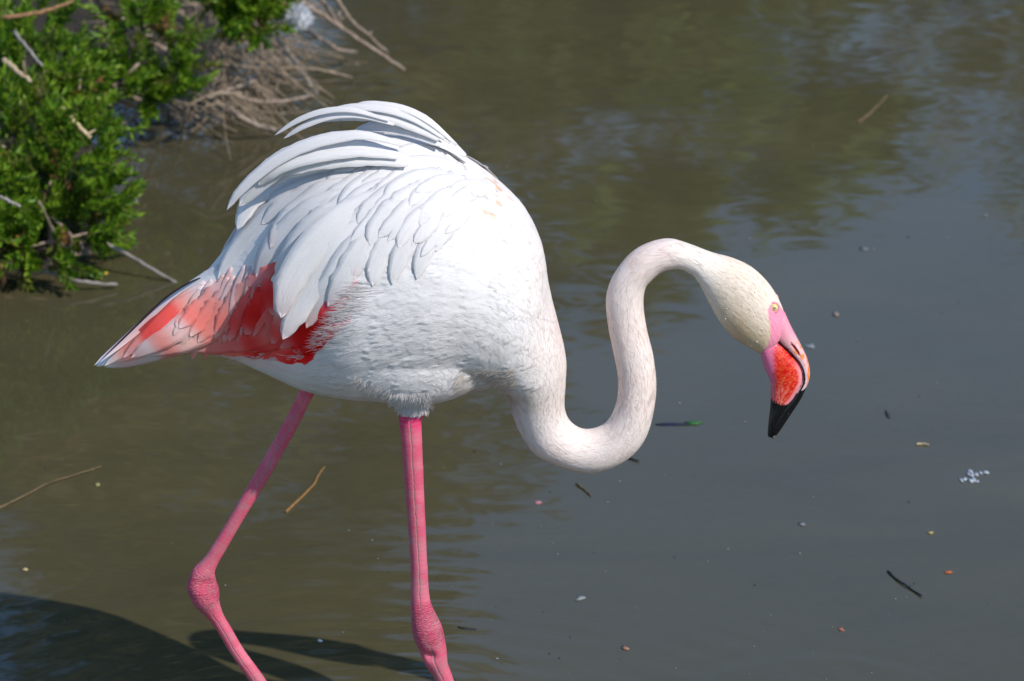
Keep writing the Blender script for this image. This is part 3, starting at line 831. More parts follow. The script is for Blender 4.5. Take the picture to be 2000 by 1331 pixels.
# (points tip -> root, width px, colours root/mid/tip, lift at tip, raggedness)
FE = [
 # long white feathers over the folded wing, back row first
 ([(443, 411), (468, 375), (508, 338), (552, 307), (602, 284), (655, 271), (712, 265), (790, 284)], 23, WH, WH, WH, .006, .04),
 ([(505, 364), (524, 337), (562, 314), (622, 297), (700, 292), (780, 305)], 42, WH, WH, WH, .009, .04),
 ([(533, 340), (578, 318), (642, 304), (722, 302), (800, 318)], 56, WH, WH, GR, .005, .03),
 ([(463, 450), (482, 410), (518, 372), (570, 346), (632, 334), (740, 352)], 46, WH, WH, WH, .011, .05),
 ([(450, 505), (476, 458), (520, 412), (580, 378), (660, 356), (740, 352)], 40, WH, WH, GR, .004, .03),
 ([(425, 545), (462, 492), (512, 440), (570, 396), (650, 370)], 44, WH, WH, GR, .003, .03),
 ([(510, 438), (542, 410), (592, 384), (652, 360), (740, 348)], 36, WH, WH, WH, .008, .05),
 ([(528, 486), (548, 446), (590, 405), (642, 372), (722, 350)], 38, WH, WH, PK, .010, .05),
 ([(500, 545), (524, 500), (565, 452), (615, 410), (690, 372)], 46, WH, GR, PK, .005, .05),
 ([(548, 560), (560, 520), (590, 470), (630, 428), (690, 390)], 44, WH, WH, PK, .008, .06),
 ([(549, 622), (556, 582), (580, 532), (618, 480), (662, 436), (704, 406), (772, 372)], 54, WH, WH, PK, .011, .06),
 ([(552, 664), (574, 622), (606, 572), (642, 512), (682, 460), (762, 402)], 46, WH, WH, PK, .008, .08),
 ([(598, 642), (624, 592), (660, 536), (702, 480), (772, 420)], 44, WH, WH, RO, .008, .06),
 ([(640, 600), (662, 560), (692, 512), (724, 466), (790, 410)], 40, WH, WH, PK, .007, .06),
 # second and third rows of scapular coverts
 ([(637, 372), (664, 346), (718, 318), (800, 306)], 40, WH, WH, WH, .010, .03),
 ([(660, 410), (690, 378), (738, 346), (812, 326)], 38, WH, WH, WH, .008, .03),
 ([(640, 452), (668, 418), (715, 380), (790, 345)], 36, WH, WH, WH, .006, .04),
 ([(698, 437), (718, 412), (754, 384), (802, 352), (850, 332)], 36, WH, WH, WH, .010, .05),
 ([(723, 480), (735, 450), (764, 414), (810, 380), (870, 352)], 42, WH, WH, WH, .011, .06),
 ([(690, 546), (700, 512), (724, 468), (764, 428), (830, 390)], 44, WH, WH, PK, .009, .06),
 ([(728, 560), (736, 520), (758, 476), (792, 440), (850, 402)], 44, WH, WH, WH, .008, .06),
 ([(766, 556), (780, 510), (804, 470), (840, 436), (892, 402)], 42, WH, WH, WH, .010, .06),
 ([(778, 484), (795, 454), (830, 420), (872, 396), (912, 372)], 38, WH, WH, WH, .010, .05),
 ([(814, 546), (826, 506), (846, 466), (880, 432), (922, 402)], 38, WH, WH, WH, .009, .06),
 ([(852, 492), (862, 465), (886, 436), (918, 410), (952, 386)], 32, WH, WH, WH, .008, .06),
 ([(867, 424), (886, 400), (916, 376), (952, 352)], 28, WH, WH, WH, .007, .05),
 ([(820, 440), (838, 412), (868, 386), (915, 362)], 32, WH, WH, WH, .009, .05),
 ([(735, 347), (764, 330), (812, 324), (862, 324), (912, 332)], 38, WH, WH, WH, .009, .03),
 ([(752, 391), (776, 370), (822, 350), (882, 342)], 36, WH, WH, WH, .009, .04),
 ([(800, 402), (824, 378), (862, 358), (912, 348)], 32, WH, WH, WH, .008, .04),
 ([(728, 288), (770, 283), (816, 293), (872, 312)], 30, WH, WH, WH, .008, .03),
 ([(770, 300), (806, 292), (850, 300), (896, 322)], 26, WH, WH, WH, .007, .03),
 ([(877, 374), (905, 362), (940, 364), (972, 376)], 22, WH, WH, WH, .006, .05),
 ([(800, 268), (836, 264), (872, 278), (910, 305)], 26, WH, WH, WH, .005, .03),
 # crest of raised feathers along the back
 ([(536, 265), (582, 236), (634, 218), (690, 216), (760, 236)], 13, WH, WH, WH, .006, .02),
 ([(554, 271), (596, 246), (648, 228), (704, 226), (770, 244)], 15, WH, WH, WH, .009, .03),
 ([(622, 236), (684, 222), (752, 224), (812, 244), (860, 272)], 40, WH, WH, GR, .005, .05),
 ([(640, 216), (690, 210), (752, 214), (812, 234), (868, 272)], 18, WH, WH, WH, .007, .02),
 ([(700, 201), (738, 204), (790, 214), (838, 238), (892, 284)], 15, WH, WH, WH, .006, .02),
 ([(724, 208), (776, 219), (826, 240), (880, 280)], 20, WH, WH, WH, .006, .02),
 ([(690, 256), (740, 250), (800, 256), (862, 284)], 32, WH, WH, GR, .006, .04),
 # tail: dark outer edge, pale and coral feathers
 ([(198, 703), (258, 645), (318, 587), (362, 557), (396, 541)], 4.5, BLK, BLK, BLK, .008, .02),
 ([(184, 714), (250, 660), (320, 600), (390, 548), (430, 520)], 20, GR, RO, WH, .003, .03),
 ([(204, 716), (262, 668), (330, 610), (400, 560)], 22, PK, PK, WH, .004, .04),
 ([(206, 718), (262, 708), (324, 688), (400, 664), (450, 640)], 30, PSAL, PK, GR, .004, .02),
 ([(240, 700), (300, 642), (352, 592), (402, 552)], 26, PK, COR, SAL, .006, .03),
 ([(255, 700), (322, 664), (380, 622), (440, 570)], 38, RO, PK, PK, .005, .05),
 ([(290, 694), (352, 676), (410, 650), (470, 610)], 36, SAL, PSAL, PSAL, .006, .05),
 ([(350, 642), (380, 612), (412, 580), (450, 545)], 30, PK, SAL, SAL, .008, .12),
 ([(371, 658), (398, 626), (424, 592), (462, 556)], 28, PK, SAL, SAL, .009, .12),
 ([(386, 670), (412, 640), (436, 602), (470, 562)], 26, RO, SAL, PK, .010, .12),
 ([(420, 662), (436, 626), (456, 588), (492, 550)], 28, PK, RO, SAL, .010, .12),
 ([(372, 684), (440, 676), (500, 654), (545, 620)], 34, SAL, SAL, PSAL, .006, .05),
 ([(448, 668), (462, 632), (478, 600), (502, 560)], 24, PK, SAL, SAL, .011, .15),
 ([(470, 560), (500, 548), (520, 536), (545, 515)], 26, PK, PK, RO, .005, .10),
 ([(440, 592), (466, 572), (492, 552), (525, 530)], 22, PK, RO, RO, .006, .12),
 ([(482, 655), (496, 622), (518, 590), (540, 556)], 40, COR, RED, RED, .012, .06),
 ([(494, 658), (512, 630), (530, 604), (546, 570)], 14, PSAL, PSAL, SAL, .014, .12),
 ([(536, 618), (532, 586), (526, 560), (520, 540)], 34, COR, COR, SAL, .013, .06),
 ([(428, 684), (486, 672), (530, 650), (560, 622)], 36, COR, SAL, PSAL, .008, .05),
 ([(476, 686), (524, 676), (556, 656), (580, 628)], 26, RED, COR, RED, .010, .06),
 ([(530, 672), (546, 646), (556, 620), (562, 590)], 30, SAL, PSAL, SAL, .012, .10),
 ([(545, 680), (590, 660), (622, 628), (664, 582), (694, 545)], 38, PK, RED, RED, .007, .05),
 ([(572, 688), (604, 676), (632, 650), (655, 620)], 34, COR, RED, RED, .006, .05),
 ([(586, 687), (572, 678), (556, 676)], 6, PK, WH, WH, .018, .02),
 ([(466, 404), (500, 364), (546, 324), (602, 298), (682, 280), (780, 296)], 44, WH, WH, WH, .003, .03),
 ([(516, 366), (560, 328), (640, 308), (720, 300), (800, 314)], 56, WH, WH, WH, .003, .03),
]
n_f = 0
for i, (pts, w, c0, c1, c2, lf, rag) in enumerate(FE):
    path = [np.array(p, float) for p in pts[::-1]]
    n = 18
    plane = None
    if i < 3: plane = (-0.058, -0.034, (0.12, -0.72, 0.68))
    elif 34 <= i <= 40: plane = (-0.030, -0.004, (0.12, -0.72, 0.68))
    elif i >= len(FE) - 2: plane = (-0.050, -0.028, (0.12, -0.72, 0.68))
    elif i in (10, 11, 12): plane = (-0.104, -0.086, (-0.02, -0.90, 0.42), 1)
    pos, nrm = lay_feather(path, n, (0.0003 if 14 <= i <= 33 else 0.0006) + 0.00005 * (i % 5), ((0.16 if 14 <= i <= 33 else 0.38) * lf + 0.0001 * (i % 4)), plane)
    cols = catmull([c0, c0, c1, c2], n).clip(0.01, 0.9)
    if 42 <= i < len(FE) - 2:
        own = cols; cols = cov_colour(catmull(path, n))
        tpale = smooth01(np.linspace(0, 1, n), 0.8, 1.0)[:, None] * 0.35
        cols = cols * (1 - tpale) + np.array(PK) * tpale
        if i == 42: cols = own
    var = 0.97 + 0.05 * rng.random()
    V, F, C, UVs = vane(pos, nrm, np.full(n, w * (1.0 if 34 <= i <= 40 else (1.15 if i < 3 else (1.02 if 14 <= i <= 33 else 1.14))) / (FPX / DIST)), cols * var, ragged=rag, asym=0.12)
    o = link("feather", mesh_from("feather", V, F, C, UVs), M_FEATHER, flamingo)
    if c1 in (COR, RED, SAL, PSAL): o["label"] = "coral red covert feather"
    elif c1 == BLK: o["label"] = "dark flight feather edge"
    # the far side of the bird carries the same feathers
    if plane is None and not 41 <= i <= 47:
        m2 = o.data.copy(); co = np.array([v.co[:] for v in m2.vertices]); co[:, 1] *= -1
        m2.vertices.foreach_set("co", co.astype(np.float32).ravel()); m2.flip_normals()
        o2 = link("feather", m2, None, flamingo)
        if "label" in o: o2["label"] = o["label"]
    n_f += 1

# more coverts between the traced ones, following the same lie
tr_p, tr_d, tr_l, tr_w = [], [], [], []
for (pts, w, *_r) in FE[3:34]:
    q = catmull(np.array(pts, float), 9)
    for k in range(1, 8):
        tr_p.append(q[k]); d = q[k - 1] - q[k + 1]; tr_d.append(d / np.linalg.norm(d)); tr_l.append(np.linalg.norm(q[0] - q[-1])); tr_w.append(w)
tr_p, tr_d, tr_l, tr_w = map(np.array, (tr_p, tr_d, tr_l, tr_w))
wing_poly = [(560, 420), (600, 330), (700, 290), (820, 290), (900, 320), (950, 350), (950, 400), (880, 470), (820, 530), (700, 540), (640, 560), (580, 560)]
made = 0
while made < 62:
    px, py = rng.uniform(550, 960), rng.uniform(280, 570)
    if not in_poly(np.array([[px, py]]), wing_poly)[0]: continue
    made += 1
    wg = np.exp(-((tr_p - (px, py)) ** 2).sum(1) / (2 * 28.0 ** 2)) + 1e-9
    d = (tr_d * wg[:, None]).sum(0); d /= np.linalg.norm(d)
    a = rng.normal(0, .07); d = np.array([d[0] * math.cos(a) - d[1] * math.sin(a), d[0] * math.sin(a) + d[1] * math.cos(a)])
    L = (tr_l * wg).sum() / wg.sum() * rng.uniform(.45, .75); w = (tr_w * wg).sum() / wg.sum() * rng.uniform(.55, .9)
    perp = np.array([-d[1], d[0]])
    path = [np.array([px, py]) - d * L * (1 - f) + perp * L * 0.10 * (f - 1) * f * 2 for f in (0, .35, .7, 1)]
    if any(cast(*q_)[0] is None or abs(cast(*q_)[1].y) < 0.35 for q_ in catmull(path, 6)): continue
    pos, nrm = lay_feather(path, 14, 0.0003 + 0.0003 * rng.random(), 0.0009 + 0.0016 * rng.random())
    cl = np.tile(np.array(WH) * rng.uniform(.97, 1.02), (14, 1))
    V, F, C, UVs = vane(pos, nrm, np.full(14, w / (FPX / DIST)), cl, ragged=.06, asym=rng.uniform(-.2, .2))
    link("feather", mesh_from("feather", V, F, C, UVs), M_FEATHER, flamingo)

# narrow hanging coverts over the coloured patch
cov = [(330, 650), (392, 566), (470, 520), (520, 535), (548, 575), (556, 650), (520, 676), (420, 684), (345, 686)]
made = 0
while made < 110:
    px, py = rng.uniform(325, 560), rng.uniform(515, 660)
    if not in_poly(np.array([[px, py]]), cov)[0]: continue
    made += 1
    sl = np.interp(px, [330, 420, 500, 550], [0.95, 0.50, 0.38, 0.15])
    L = rng.uniform(60, 115) * (1.0 if py < 600 else 0.55)
    d = np.array([-sl, 1.0]); d /= np.linalg.norm(d)
    perp = np.array([-d[1], d[0]])
    path = [np.array([px, py]) + d * L * f + perp * L * (-0.10) * f * f + np.array([0, -10]) for f in (0, .35, .7, 1)]
    pos, nrm = lay_feather(path, 12, 0.0010, rng.uniform(0.0012, 0.0030))
    rd = math.exp(-((px - 500) / 45) ** 2 - ((py - 600) / 55) ** 2)
    cA, cB = (SAL, PSAL) if rng.random() < 0.6 else (PSAL, PK)
    if rng.random() < rd: cA, cB = RED, COR
    if rng.random() < 0.15: cA, cB = WH, PK
    cols = cov_colour(catmull(path, 12), 10.0)
    tw = rng.random() ** 3 * 0.6; cols = (cols * (1 - tw) + np.array(cB) * tw) * rng.uniform(.92, 1.05)
    V, F, C, UVs = vane(pos, nrm, np.full(12, rng.uniform(10, 20) / (FPX / DIST)), cols, ragged=.10)
    link("feather", mesh_from("feather", V, F, C, UVs), M_FEATHER, flamingo)["label"] = "narrow pink covert feather"

# ---- small contour feathers: one mass
def field(px, py):
    """direction (pixels) in which the small feathers point"""
    if px > 930 and py < 720:
        a = np.array([-0.75, 0.55])
    elif py < 600: a = np.array([-0.95, 0.12])
    elif py < 700: a = np.array([-1.0, 0.02 + (py - 600) * 0.001])
    else: a = np.array([-0.92, 0.30])
    if px < 700 and py < 690: a = a + np.array([0, -0.10])
    if 760 < px < 840 and py > 775: a = np.array([-0.1, 1.0])
    return a / np.linalg.norm(a)
SMALL = ([], [], [], [])
def add_small(px, py, L, w, lift, colr, ang=0.0, n=5, across=3, rag=0.15):
    d = field(px, py); c, s = math.cos(ang), math.sin(ang)
    d = np.array([d[0] * c - d[1] * s, d[0] * s + d[1] * c])
    perp = np.array([-d[1], d[0]])
    bend = rng.normal(0, 0.08)
    path = [np.array([px, py]) + d * L * f + perp * L * bend * f * f for f in (0, 0.5, 1)]
    P, Nn = [], []
    q = catmull(path, n)
    for i, (x, y) in enumerate(q):
        h = cast(x, y)
        if h[0] is None: return
        nn = np.array(h[1])
        r = ray(x, y); r /= np.linalg.norm(r)
        if nn @ r > -0.30: return
        P.append(np.array(h[0]) + nn * (0.0001 + lift * (i / (n - 1)) ** 1.5)); Nn.append(nn)
    pos, nrm = np.array(P), np.array(Nn)
    V, F, C, UVs = vane(pos, nrm, np.full(n, w / (FPX / DIST)), np.tile(colr, (n, 1)), across=across, ragged=rag, thick=0.0001, lift_camber=0.008)
    for flip in (0, 1):
        o = len(SMALL[0])
        for v in V: SMALL[0].append((v[0], -v[1], v[2]) if flip else tuple(v))
        SMALL[1].extend(tuple(x + o for x in (reversed(f) if flip else f)) for f in F)
        SMALL[2].extend(C); SMALL[3].extend(UVs)
body_poly = [(612, 676), (640, 620), (690, 556), (760, 545), (830, 540), (900, 470), (960, 400), (1010, 400), (1060, 480), (1085, 600), (1100, 700),
             (1090, 760), (1000, 790), (940, 752), (890, 752), (845, 778), (800, 796), (740, 776), (680, 752), (640, 720)]
cnt = 0
while cnt < 0:
    px, py = rng.uniform(600, 1110), rng.uniform(330, 800)
    if not in_poly(np.array([[px, py]]), body_poly)[0]: continue
    cnt += 1
    lowk = float(smooth01(py, 640, 760))
    big = 1 - float(smooth01(px, 850, 1000))
    L = rng.uniform(34, 62) * (0.6 + 0.4 * big); w = rng.uniform(18, 32) * (0.65 + 0.35 * big)
    c = np.array(WHITE) * rng.uniform(0.98, 1.03)
    if rng.random() < 0.30 * lowk: c = c * np.array([0.98, 0.94, 0.88])
    if px > 960: c = c * np.array([1.0, 0.95, 0.92])
    if 890 < px < 1060 and py > 735 and rng.random() < 0.6: c = np.array([0.60, 0.48, 0.36]) * rng.uniform(0.8, 1.2)
    if rng.random() < 0.05: c = c * np.array([1.0, 0.90, 0.92])
    add_small(px, py, L, w, rng.uniform(0.0001, 0.0005) * (1 + 1.5 * lowk), c.clip(0, 0.88), rng.normal(0, 0.20))
HAIR = ([], [], [])
def hair(px, py, d, L, w, lift, colr):
    """a loose barb: thin tapering blade lying over the surface"""
    h = cast(px, py)
    if h[0] is None: return
    c = np.array(h[0]); nn = np.array(h[1])
    dx, dy = d
    t = np.array([1.0, 0, 0]) * dx - UPV * dy
    t = t - nn * (t @ nn) * 0.8; t /= np.linalg.norm(t) + 1e-9
    a = np.cross(t, nn); a /= np.linalg.norm(a) + 1e-9
    L = L / (FPX / DIST)
    for flip in (1, -1):
        o = len(HAIR[0])
        for v in (c - a * w, c + a * w, c + t * L * .55 + a * w * .7 + nn * lift * .6, c + t * L + nn * lift, c + t * L * .55 - a * w * .7 + nn * lift * .6):
            HAIR[0].append((v[0], v[1] * flip, v[2]))
        HAIR[1].extend([(o, o + 1, o + 2, o + 4), (o + 4, o + 2, o + 3)]); HAIR[2].extend([colr] * 5)
def rot(d, a):
    c, s_ = math.cos(a), math.sin(a); return (d[0] * c - d[1] * s_, d[0] * s_ + d[1] * c)
# ragged edge of the flank over the red coverts
for k in range(650):
    f = rng.random()
    px, py = 704 - 86 * f + rng.uniform(-5, 60) * rng.random(), 556 + 122 * f + rng.uniform(-10, 10)
    hair(px, py, rot((-1, -0.05 + 0.2 * f), rng.normal(0, .22)), rng.uniform(14, 38), rng.uniform(.0002, .0005), rng.uniform(.0004, .0026), WHITE * 1.04 * rng.uniform(.98, 1.03))
# tuft on the leg and fringe of the belly
for k in range(1100):
    px, py = rng.uniform(764, 838), rng.uniform(768, 801)
    hair(px, py, rot(((px - 800) * 0.012, 1.0), rng.normal(0, .22)), rng.uniform(8, 18), rng.uniform(.0003, .0007), rng.uniform(.0005, .0030), WHITE * rng.uniform(.97, 1.03))
for k in range(200):
    f = rng.random(); px = 690 + 92 * f; py = 742 + 42 * f + rng.uniform(-14, 6)
    hair(px, py, rot((-0.55, 0.8), rng.normal(0, .35)), rng.uniform(10, 24), rng.uniform(.0002, .0004), rng.uniform(.0004, .0016), WHITE * rng.uniform(.97, 1.03))
for k in range(420):
    px, py = rng.uniform(895, 1010), rng.uniform(722, 765)
    cl = WHITE if rng.random() < .55 else np.array([0.70, 0.60, 0.49])
    hair(px, py, rot((-0.9, 0.35), rng.normal(0, .25)), rng.uniform(10, 26), rng.uniform(.0004, .0009), rng.uniform(.0006, .002), cl * rng.uniform(.95, 1.03))
# soft lower edge of the wing and tail
for k in range(110):
    px = rng.uniform(290, 600); py = np.interp(px, [290, 420, 520, 600], [691, 690, 694, 690]) + rng.uniform(2, 12)
    hair(px, py, rot((-0.9, 0.25), rng.normal(0, .3)), rng.uniform(8, 22), rng.uniform(.0003, .0006), rng.uniform(.0006, .003), WHITE * rng.uniform(.95, 1.03))
pl = link("plumage", mesh_from("plumage", *HAIR), M_DOWN, flamingo); pl["kind"] = "stuff"

# ---- fine down on neck, head and back: short hairs lying along the neck
polyc = np.array([p.center[:] for p in body_me.polygons]); polya = np.array([p.area for p in body_me.polygons]); polyn = np.array([p.normal[:] for p in body_me.polygons])
ppx = plane_px(polyc)
vidx = np.array([p.vertices[0] for p in body_me.polygons])
legm = legattr[vidx, 2] > 0.5
facem = in_poly(ppx, [(1494, 582), (1522, 582), (1545, 610), (1600, 700), (1480, 720), (1478, 694), (1496, 660)])
wgt = polya * (~legm) * (~facem) * np.where(ppx[:, 0] > 960, 0.42, np.where((ppx[:, 0] > 600) & (ppx[:, 1] > 545), 0.75, 0.06))
pick = rng.choice(len(polyc), 22000, p=wgt / wgt.sum())
stan = np.gradient(SPINE, axis=0); stan /= np.linalg.norm(stan, axis=1)[:, None]
V, F, C = [], [], []
sp2 = SPINE[:, [0, 2]]
for i in pick:
    c = polyc[i]; nrm = polyn[i]
    k = ((sp2 - c[[0, 2]]) ** 2).sum(1).argmin()
    d = -stan[k] + rng.normal(0, 0.22, 3)
    d = d - nrm * (d @ nrm); d /= np.linalg.norm(d) + 1e-9
    a = np.cross(d, nrm)
    hd = 1.0 if ppx[i, 0] < 1380 else 0.65
    L = rng.uniform(0.005, 0.010) * hd; w = rng.uniform(0.00010, 0.00024)
    o = len(V); b = c + nrm * 0.0001
    V += [b - a * w, b + a * w, b + d * L * 0.6 + a * w * 0.6 + nrm * 0.00018, b + d * L + nrm * 0.00018 * rng.uniform(0.3, 2.4), b + d * L * 0.6 - a * w * 0.6 + nrm * 0.00018]
    F += [(o, o + 1, o + 2, o + 4), (o + 4, o + 2, o + 3)]
    cl = (BC[vidx[i]] * rng.uniform(0.96, 1.04)).clip(0, 0.88)
    C += [cl] * 5
dn = link("down", mesh_from("down", V, F, C), M_DOWN, flamingo); dn["kind"] = "stuff"

# ---- bill
UP_S = [((1534, 611), (1498, 650), .0120), ((1546, 638), (1513, 662), .0122), ((1556, 657), (1529, 676), .0116), ((1566, 676), (1544, 691), .0106), ((1576, 698), (1555, 703), .0098),
        ((1580, 712), (1562, 716), .0094), ((1582, 726), (1566, 729), .0092), ((1580, 741), (1565, 742), .0090), ((1574, 757), (1557, 755), .0087), ((1564, 779), (1544, 774), .0082),
        ((1546, 807), (1523, 799), .0073), ((1523, 842), (1506, 833), .0057), ((1512, 856), (1503, 852), .0030)]
LO_S = [((1500, 648), (1484, 686), .0120), ((1518, 660), (1486, 697), .0132), ((1534, 674), (1490, 710), .0136), ((1549, 690), (1495, 724), .0135), ((1560, 703), (1500, 734), .0130),
        ((1567, 716), (1504, 744), .0126), ((1570, 730), (1505, 756), .0120), ((1569, 744), (1505, 769), .0114), ((1562, 758), (1505, 782), .0106), ((1550, 778), (1504, 800), .0096),
        ((1530, 803), (1501, 822), .0085), ((1511, 837), (1499, 845), .0060), ((1507, 852), (1500, 852), .0035)]
GAPE = catmull([s[0] for s in LO_S], 80)
def gape_dist(px):
    return np.sqrt(((px[:, None, :] - GAPE[None]) ** 2).sum(2)).min(1)
def bill_colour(P, upper):
    px = plane_px(P); x, y = px[:, 0], px[:, 1]
    n1 = value_noise(P, 500, 11); n2 = value_noise(P, 1100, 12); n3 = value_noise(P, 2300, 13)
    gd = gape_dist(px)
    if upper:
        C = np.tile(np.array([0.84, 0.31, 0.39]), (len(P), 1))
        C = mixc(C, smooth01(y, 640, 672) * 0.8, (0.86, 0.48, 0.46))
        ridge = np.clip((x - (1536 + (y - 611) * 0.47)) / 14 + 0.6, 0, 1)
        C = mixc(C, smooth01(y, 655, 680) * smooth01(n1 + 0.5 * ridge, .55, .85), (0.86, 0.22, 0.03))
        C = mixc(C, (gd < 6) * smooth01(y, 655, 670) * 0.8, (0.86, 0.62, 0.64))
        nost = ((x - 1553) * 0.83 + (y - 676) * -0.56)
        al = ((x - 1553) * 0.56 + (y - 676) * 0.83)
        C = mixc(C, ((np.abs(nost) < 2.6 * (1 - (al / 19) ** 2).clip(0)) & (np.abs(al) < 18)) * 1.0, (0.16, 0.0, 0.005))
        blk = (y > 752 - (x - 1575) * 0.6) | ((gd < 2.0) & (y > 658))
        C[blk] = (0.006, 0.006, 0.007)
    else:
        C = np.tile(np.array([0.78, 0.19, 0.34]), (len(P), 1))
        bod = smooth01(x - (1504 + (y - 690) * 0.03), 0, 14) * smooth01(y, 655, 680)
        C = mixc(C, bod, (0.76, 0.045, 0.013))
        C = mixc(C, bod * smooth01(n2 + 0.4 * n1, .6, .85), (0.66, 0.006, 0.003))
        C = mixc(C, bod * smooth01(n3, .55, .72) * smooth01(n1, .3, .6) * 0.55, (0.86, 0.22, 0.10))
        C = mixc(C, smooth01(gd, 14, 8) * smooth01(y, 690, 730) * 0.7, (0.86, 0.40, 0.45))
        C = mixc(C, smooth01(y, 735, 760) * (1 - smooth01(x, 1528, 1542)) * smooth01(np.sin(x * 1.05 + n1 * 3), -0.2, 0.7) * .7, (0.85, 0.30, 0.24))
        C = mixc(C, smooth01(y, 735, 775) * (1 - smooth01(x, 1505, 1520)) * .6, (0.60, 0.05, 0.05))
        edge = np.where(x < 1537, 778 + (x - 1505) * 0.22 + 3 * np.sin(x * 1.3), 785 - (x - 1537) * 0.95)
        blk = (y > edge) | ((gd < 3.6) & (y > 664)) | ((gd < 2) & (y > 657))
        C[blk] = (0.006, 0.006, 0.007)
    tip = np.exp(-(((x - 1513) / 6) ** 2 + ((y - 852) / 6) ** 2))
    C = mixc(C, smooth01(tip, .5, .9) * .8, (0.30, 0.27, 0.22))
    return C
for nm, S, up in (("upper_bill", UP_S, True), ("lower_bill", LO_S, False)):
    V, F, _ = loft(S, 14, 64, 0.0, 0.85)
    V = np.array(V)
    if not up:   # grooves in the lower mandible
        px = plane_px(V)
        g = smooth01(px[:, 1], 735, 765) * (1 - smooth01(px[:, 0], 1530, 1545)) * np.sin(px[:, 0] * 1.05)
        V[:, 1] += np.sign(V[:, 1]) * g * 0.0004
    else:
        px = plane_px(V)
        nost = ((px[:, 0] - 1553) * 0.83 + (px[:, 1] - 676) * -0.56); al = ((px[:, 0] - 1553) * 0.56 + (px[:, 1] - 676) * 0.83)
        V[:, 1] -= np.sign(V[:, 1]) * np.exp(-(nost / 2.2) ** 2 - (al / 14) ** 4) * 0.0016
    link(nm, mesh_from(nm, V, F, bill_colour(V, up)), M_BILL, flamingo)

# ---- eyes
def disc_ball(c, r, n=14, m=20):
    return ellipsoid(c, (r, r, r), 0, n, m)
h = cast(1511.5, 602)
ec = np.array(h[0])
for sgn in (1, -1):
    c = ec.copy(); c[1] = ec[1] * sgn + 0.0022 * sgn
    out = np.array([0.12, -0.97 * sgn, 0.2]); out /= np.linalg.norm(out)
    V, F = disc_ball(c, 0.0046)
    eye = link("eye", mesh_from("eye", V, F, np.tile((0.78, 0.62, 0.26), (len(V), 1))), mat_tint("iris", 0.12, 0.6, 0, 500, mott=0.2) if sgn == 1 else bpy.data.materials["iris"], flamingo)
    V, F = disc_ball(c + out * 0.0040, 0.00115)
    link("pupil", mesh_from("pupil", V, F, np.tile((0.004, 0.004, 0.004), (len(V), 1))), bpy.data.materials["iris"], eye)
    # fleshy ring
    ring = []
    a = np.cross(out, (0, 0, 1.0)); a /= np.linalg.norm(a); b = np.cross(out, a)
    th = np.linspace(0, 2 * math.pi, 33)
    pth = [c + out * 0.0016 + 0.0050 * (a * math.cos(t) + b * math.sin(t)) for t in th]
    V, F = tube(pth, np.full(33, 0.00125), 8, cap=False)
    link("eye_ring", mesh_from("eye_ring", V, F, np.tile((0.82, 0.30, 0.36), (len(V), 1))), M_BILL, eye)
# drops of water clinging to head and neck
parts = []
for k in range(34):
    if k < 22: px, py = rng.uniform(1405, 1490), rng.uniform(560, 680)
    else: px, py = rng.uniform(1290, 1500), rng.uniform(470, 620)
    h = cast(px, py)
    if h[0] is None or h[0].y > 0: continue
    parts.append(ellipsoid(np.array(h[0]), (rng.uniform(.0004, .0009),) * 3, 0, 6, 8))
V, F = join(parts)
N = Nodes("water_drop"); N.b.inputs["Base Color"].default_value = (0.70, 0.62, 0.49, 1); N.b.inputs["Roughness"].default_value = 0.05
dr = link("water_drops", mesh_from("water_drops", V, F), N.m, flamingo); dr["kind"] = "stuff"

# ------------------------------------------------------------------ shrubs on the bank
def sprig_mesh(seed, n_leaf, L, leaf_len, hue):
    r = np.random.default_rng(seed)
    pth = catmull([(0, 0, 0), (r.normal(0, .06) * L, r.normal(0, .06) * L, L * .5), (r.normal(0, .16) * L, r.normal(0, .16) * L, L)], 6)
    V, F = tube(pth, np.linspace(0.0018, 0.0008, 6), 4)
    C = [np.array([0.16, 0.13, 0.05])] * len(V)
    for k in range(n_leaf):
        f = 0.12 + 0.88 * (k + r.random() * 0.8) / n_leaf
        b = pth[0] * 0 + np.array([np.interp(f * 5, range(6), pth[:, q]) for q in range(3)])
        ang = k * 2.4 + r.normal(0, .3)
        rise = 0.55 + 0.7 * f
        d = np.array([math.cos(ang), math.sin(ang), rise]); d /= np.linalg.norm(d)
        a = np.cross(d, (0, 0, 1.0)); a /= np.linalg.norm(a) + 1e-9
        m = np.cross(a, d)
        ll = leaf_len * (0.7 + 0.5 * r.random()) * (1.0 - 0.35 * f); w = ll * 0.16
        o = len(V)
        V += [b - a * w * .5, b + a * w * .5, b + d * ll * .55 + a * w + m * w * .2, b + d * ll * .55 - m * w * .9, b + d * ll * .55 - a * w + m * w * .2, b + d * ll + m * ll * .10]
        F += [(o, o + 1, o + 2, o + 3), (o, o + 3, o + 4), (o + 3, o + 2, o + 5), (o + 4, o + 3, o + 5)]
        g = r.random()
        base = np.array([0.075, 0.20, 0.010]) * (1 - g) + np.array([0.28, 0.43, 0.028]) * g
        if hue == 1: base = np.array([0.20, 0.25, 0.03]) * (0.8 + 0.4 * r.random())
        if hue == 2: base = np.array([0.34, 0.17, 0.05]) * (0.7 + 0.5 * r.random())
        C += [base] * 6
    me = mesh_from("sprig", V, F, C); me.materials.append(M_LEAF)
    return me
SPRIGS = [sprig_mesh(s, 32, 0.056, 0.0205, 0) for s in range(6)] + [sprig_mesh(20, 30, 0.053, 0.0165, 1), sprig_mesh(21, 18, 0.045, 0.014, 2)]
def pick_sprig():
    q = rng.random()
    return SPRIGS[int(rng.integers(0, 6))] if q < 0.82 else (SPRIGS[6] if q < 0.93 else SPRIGS[7])

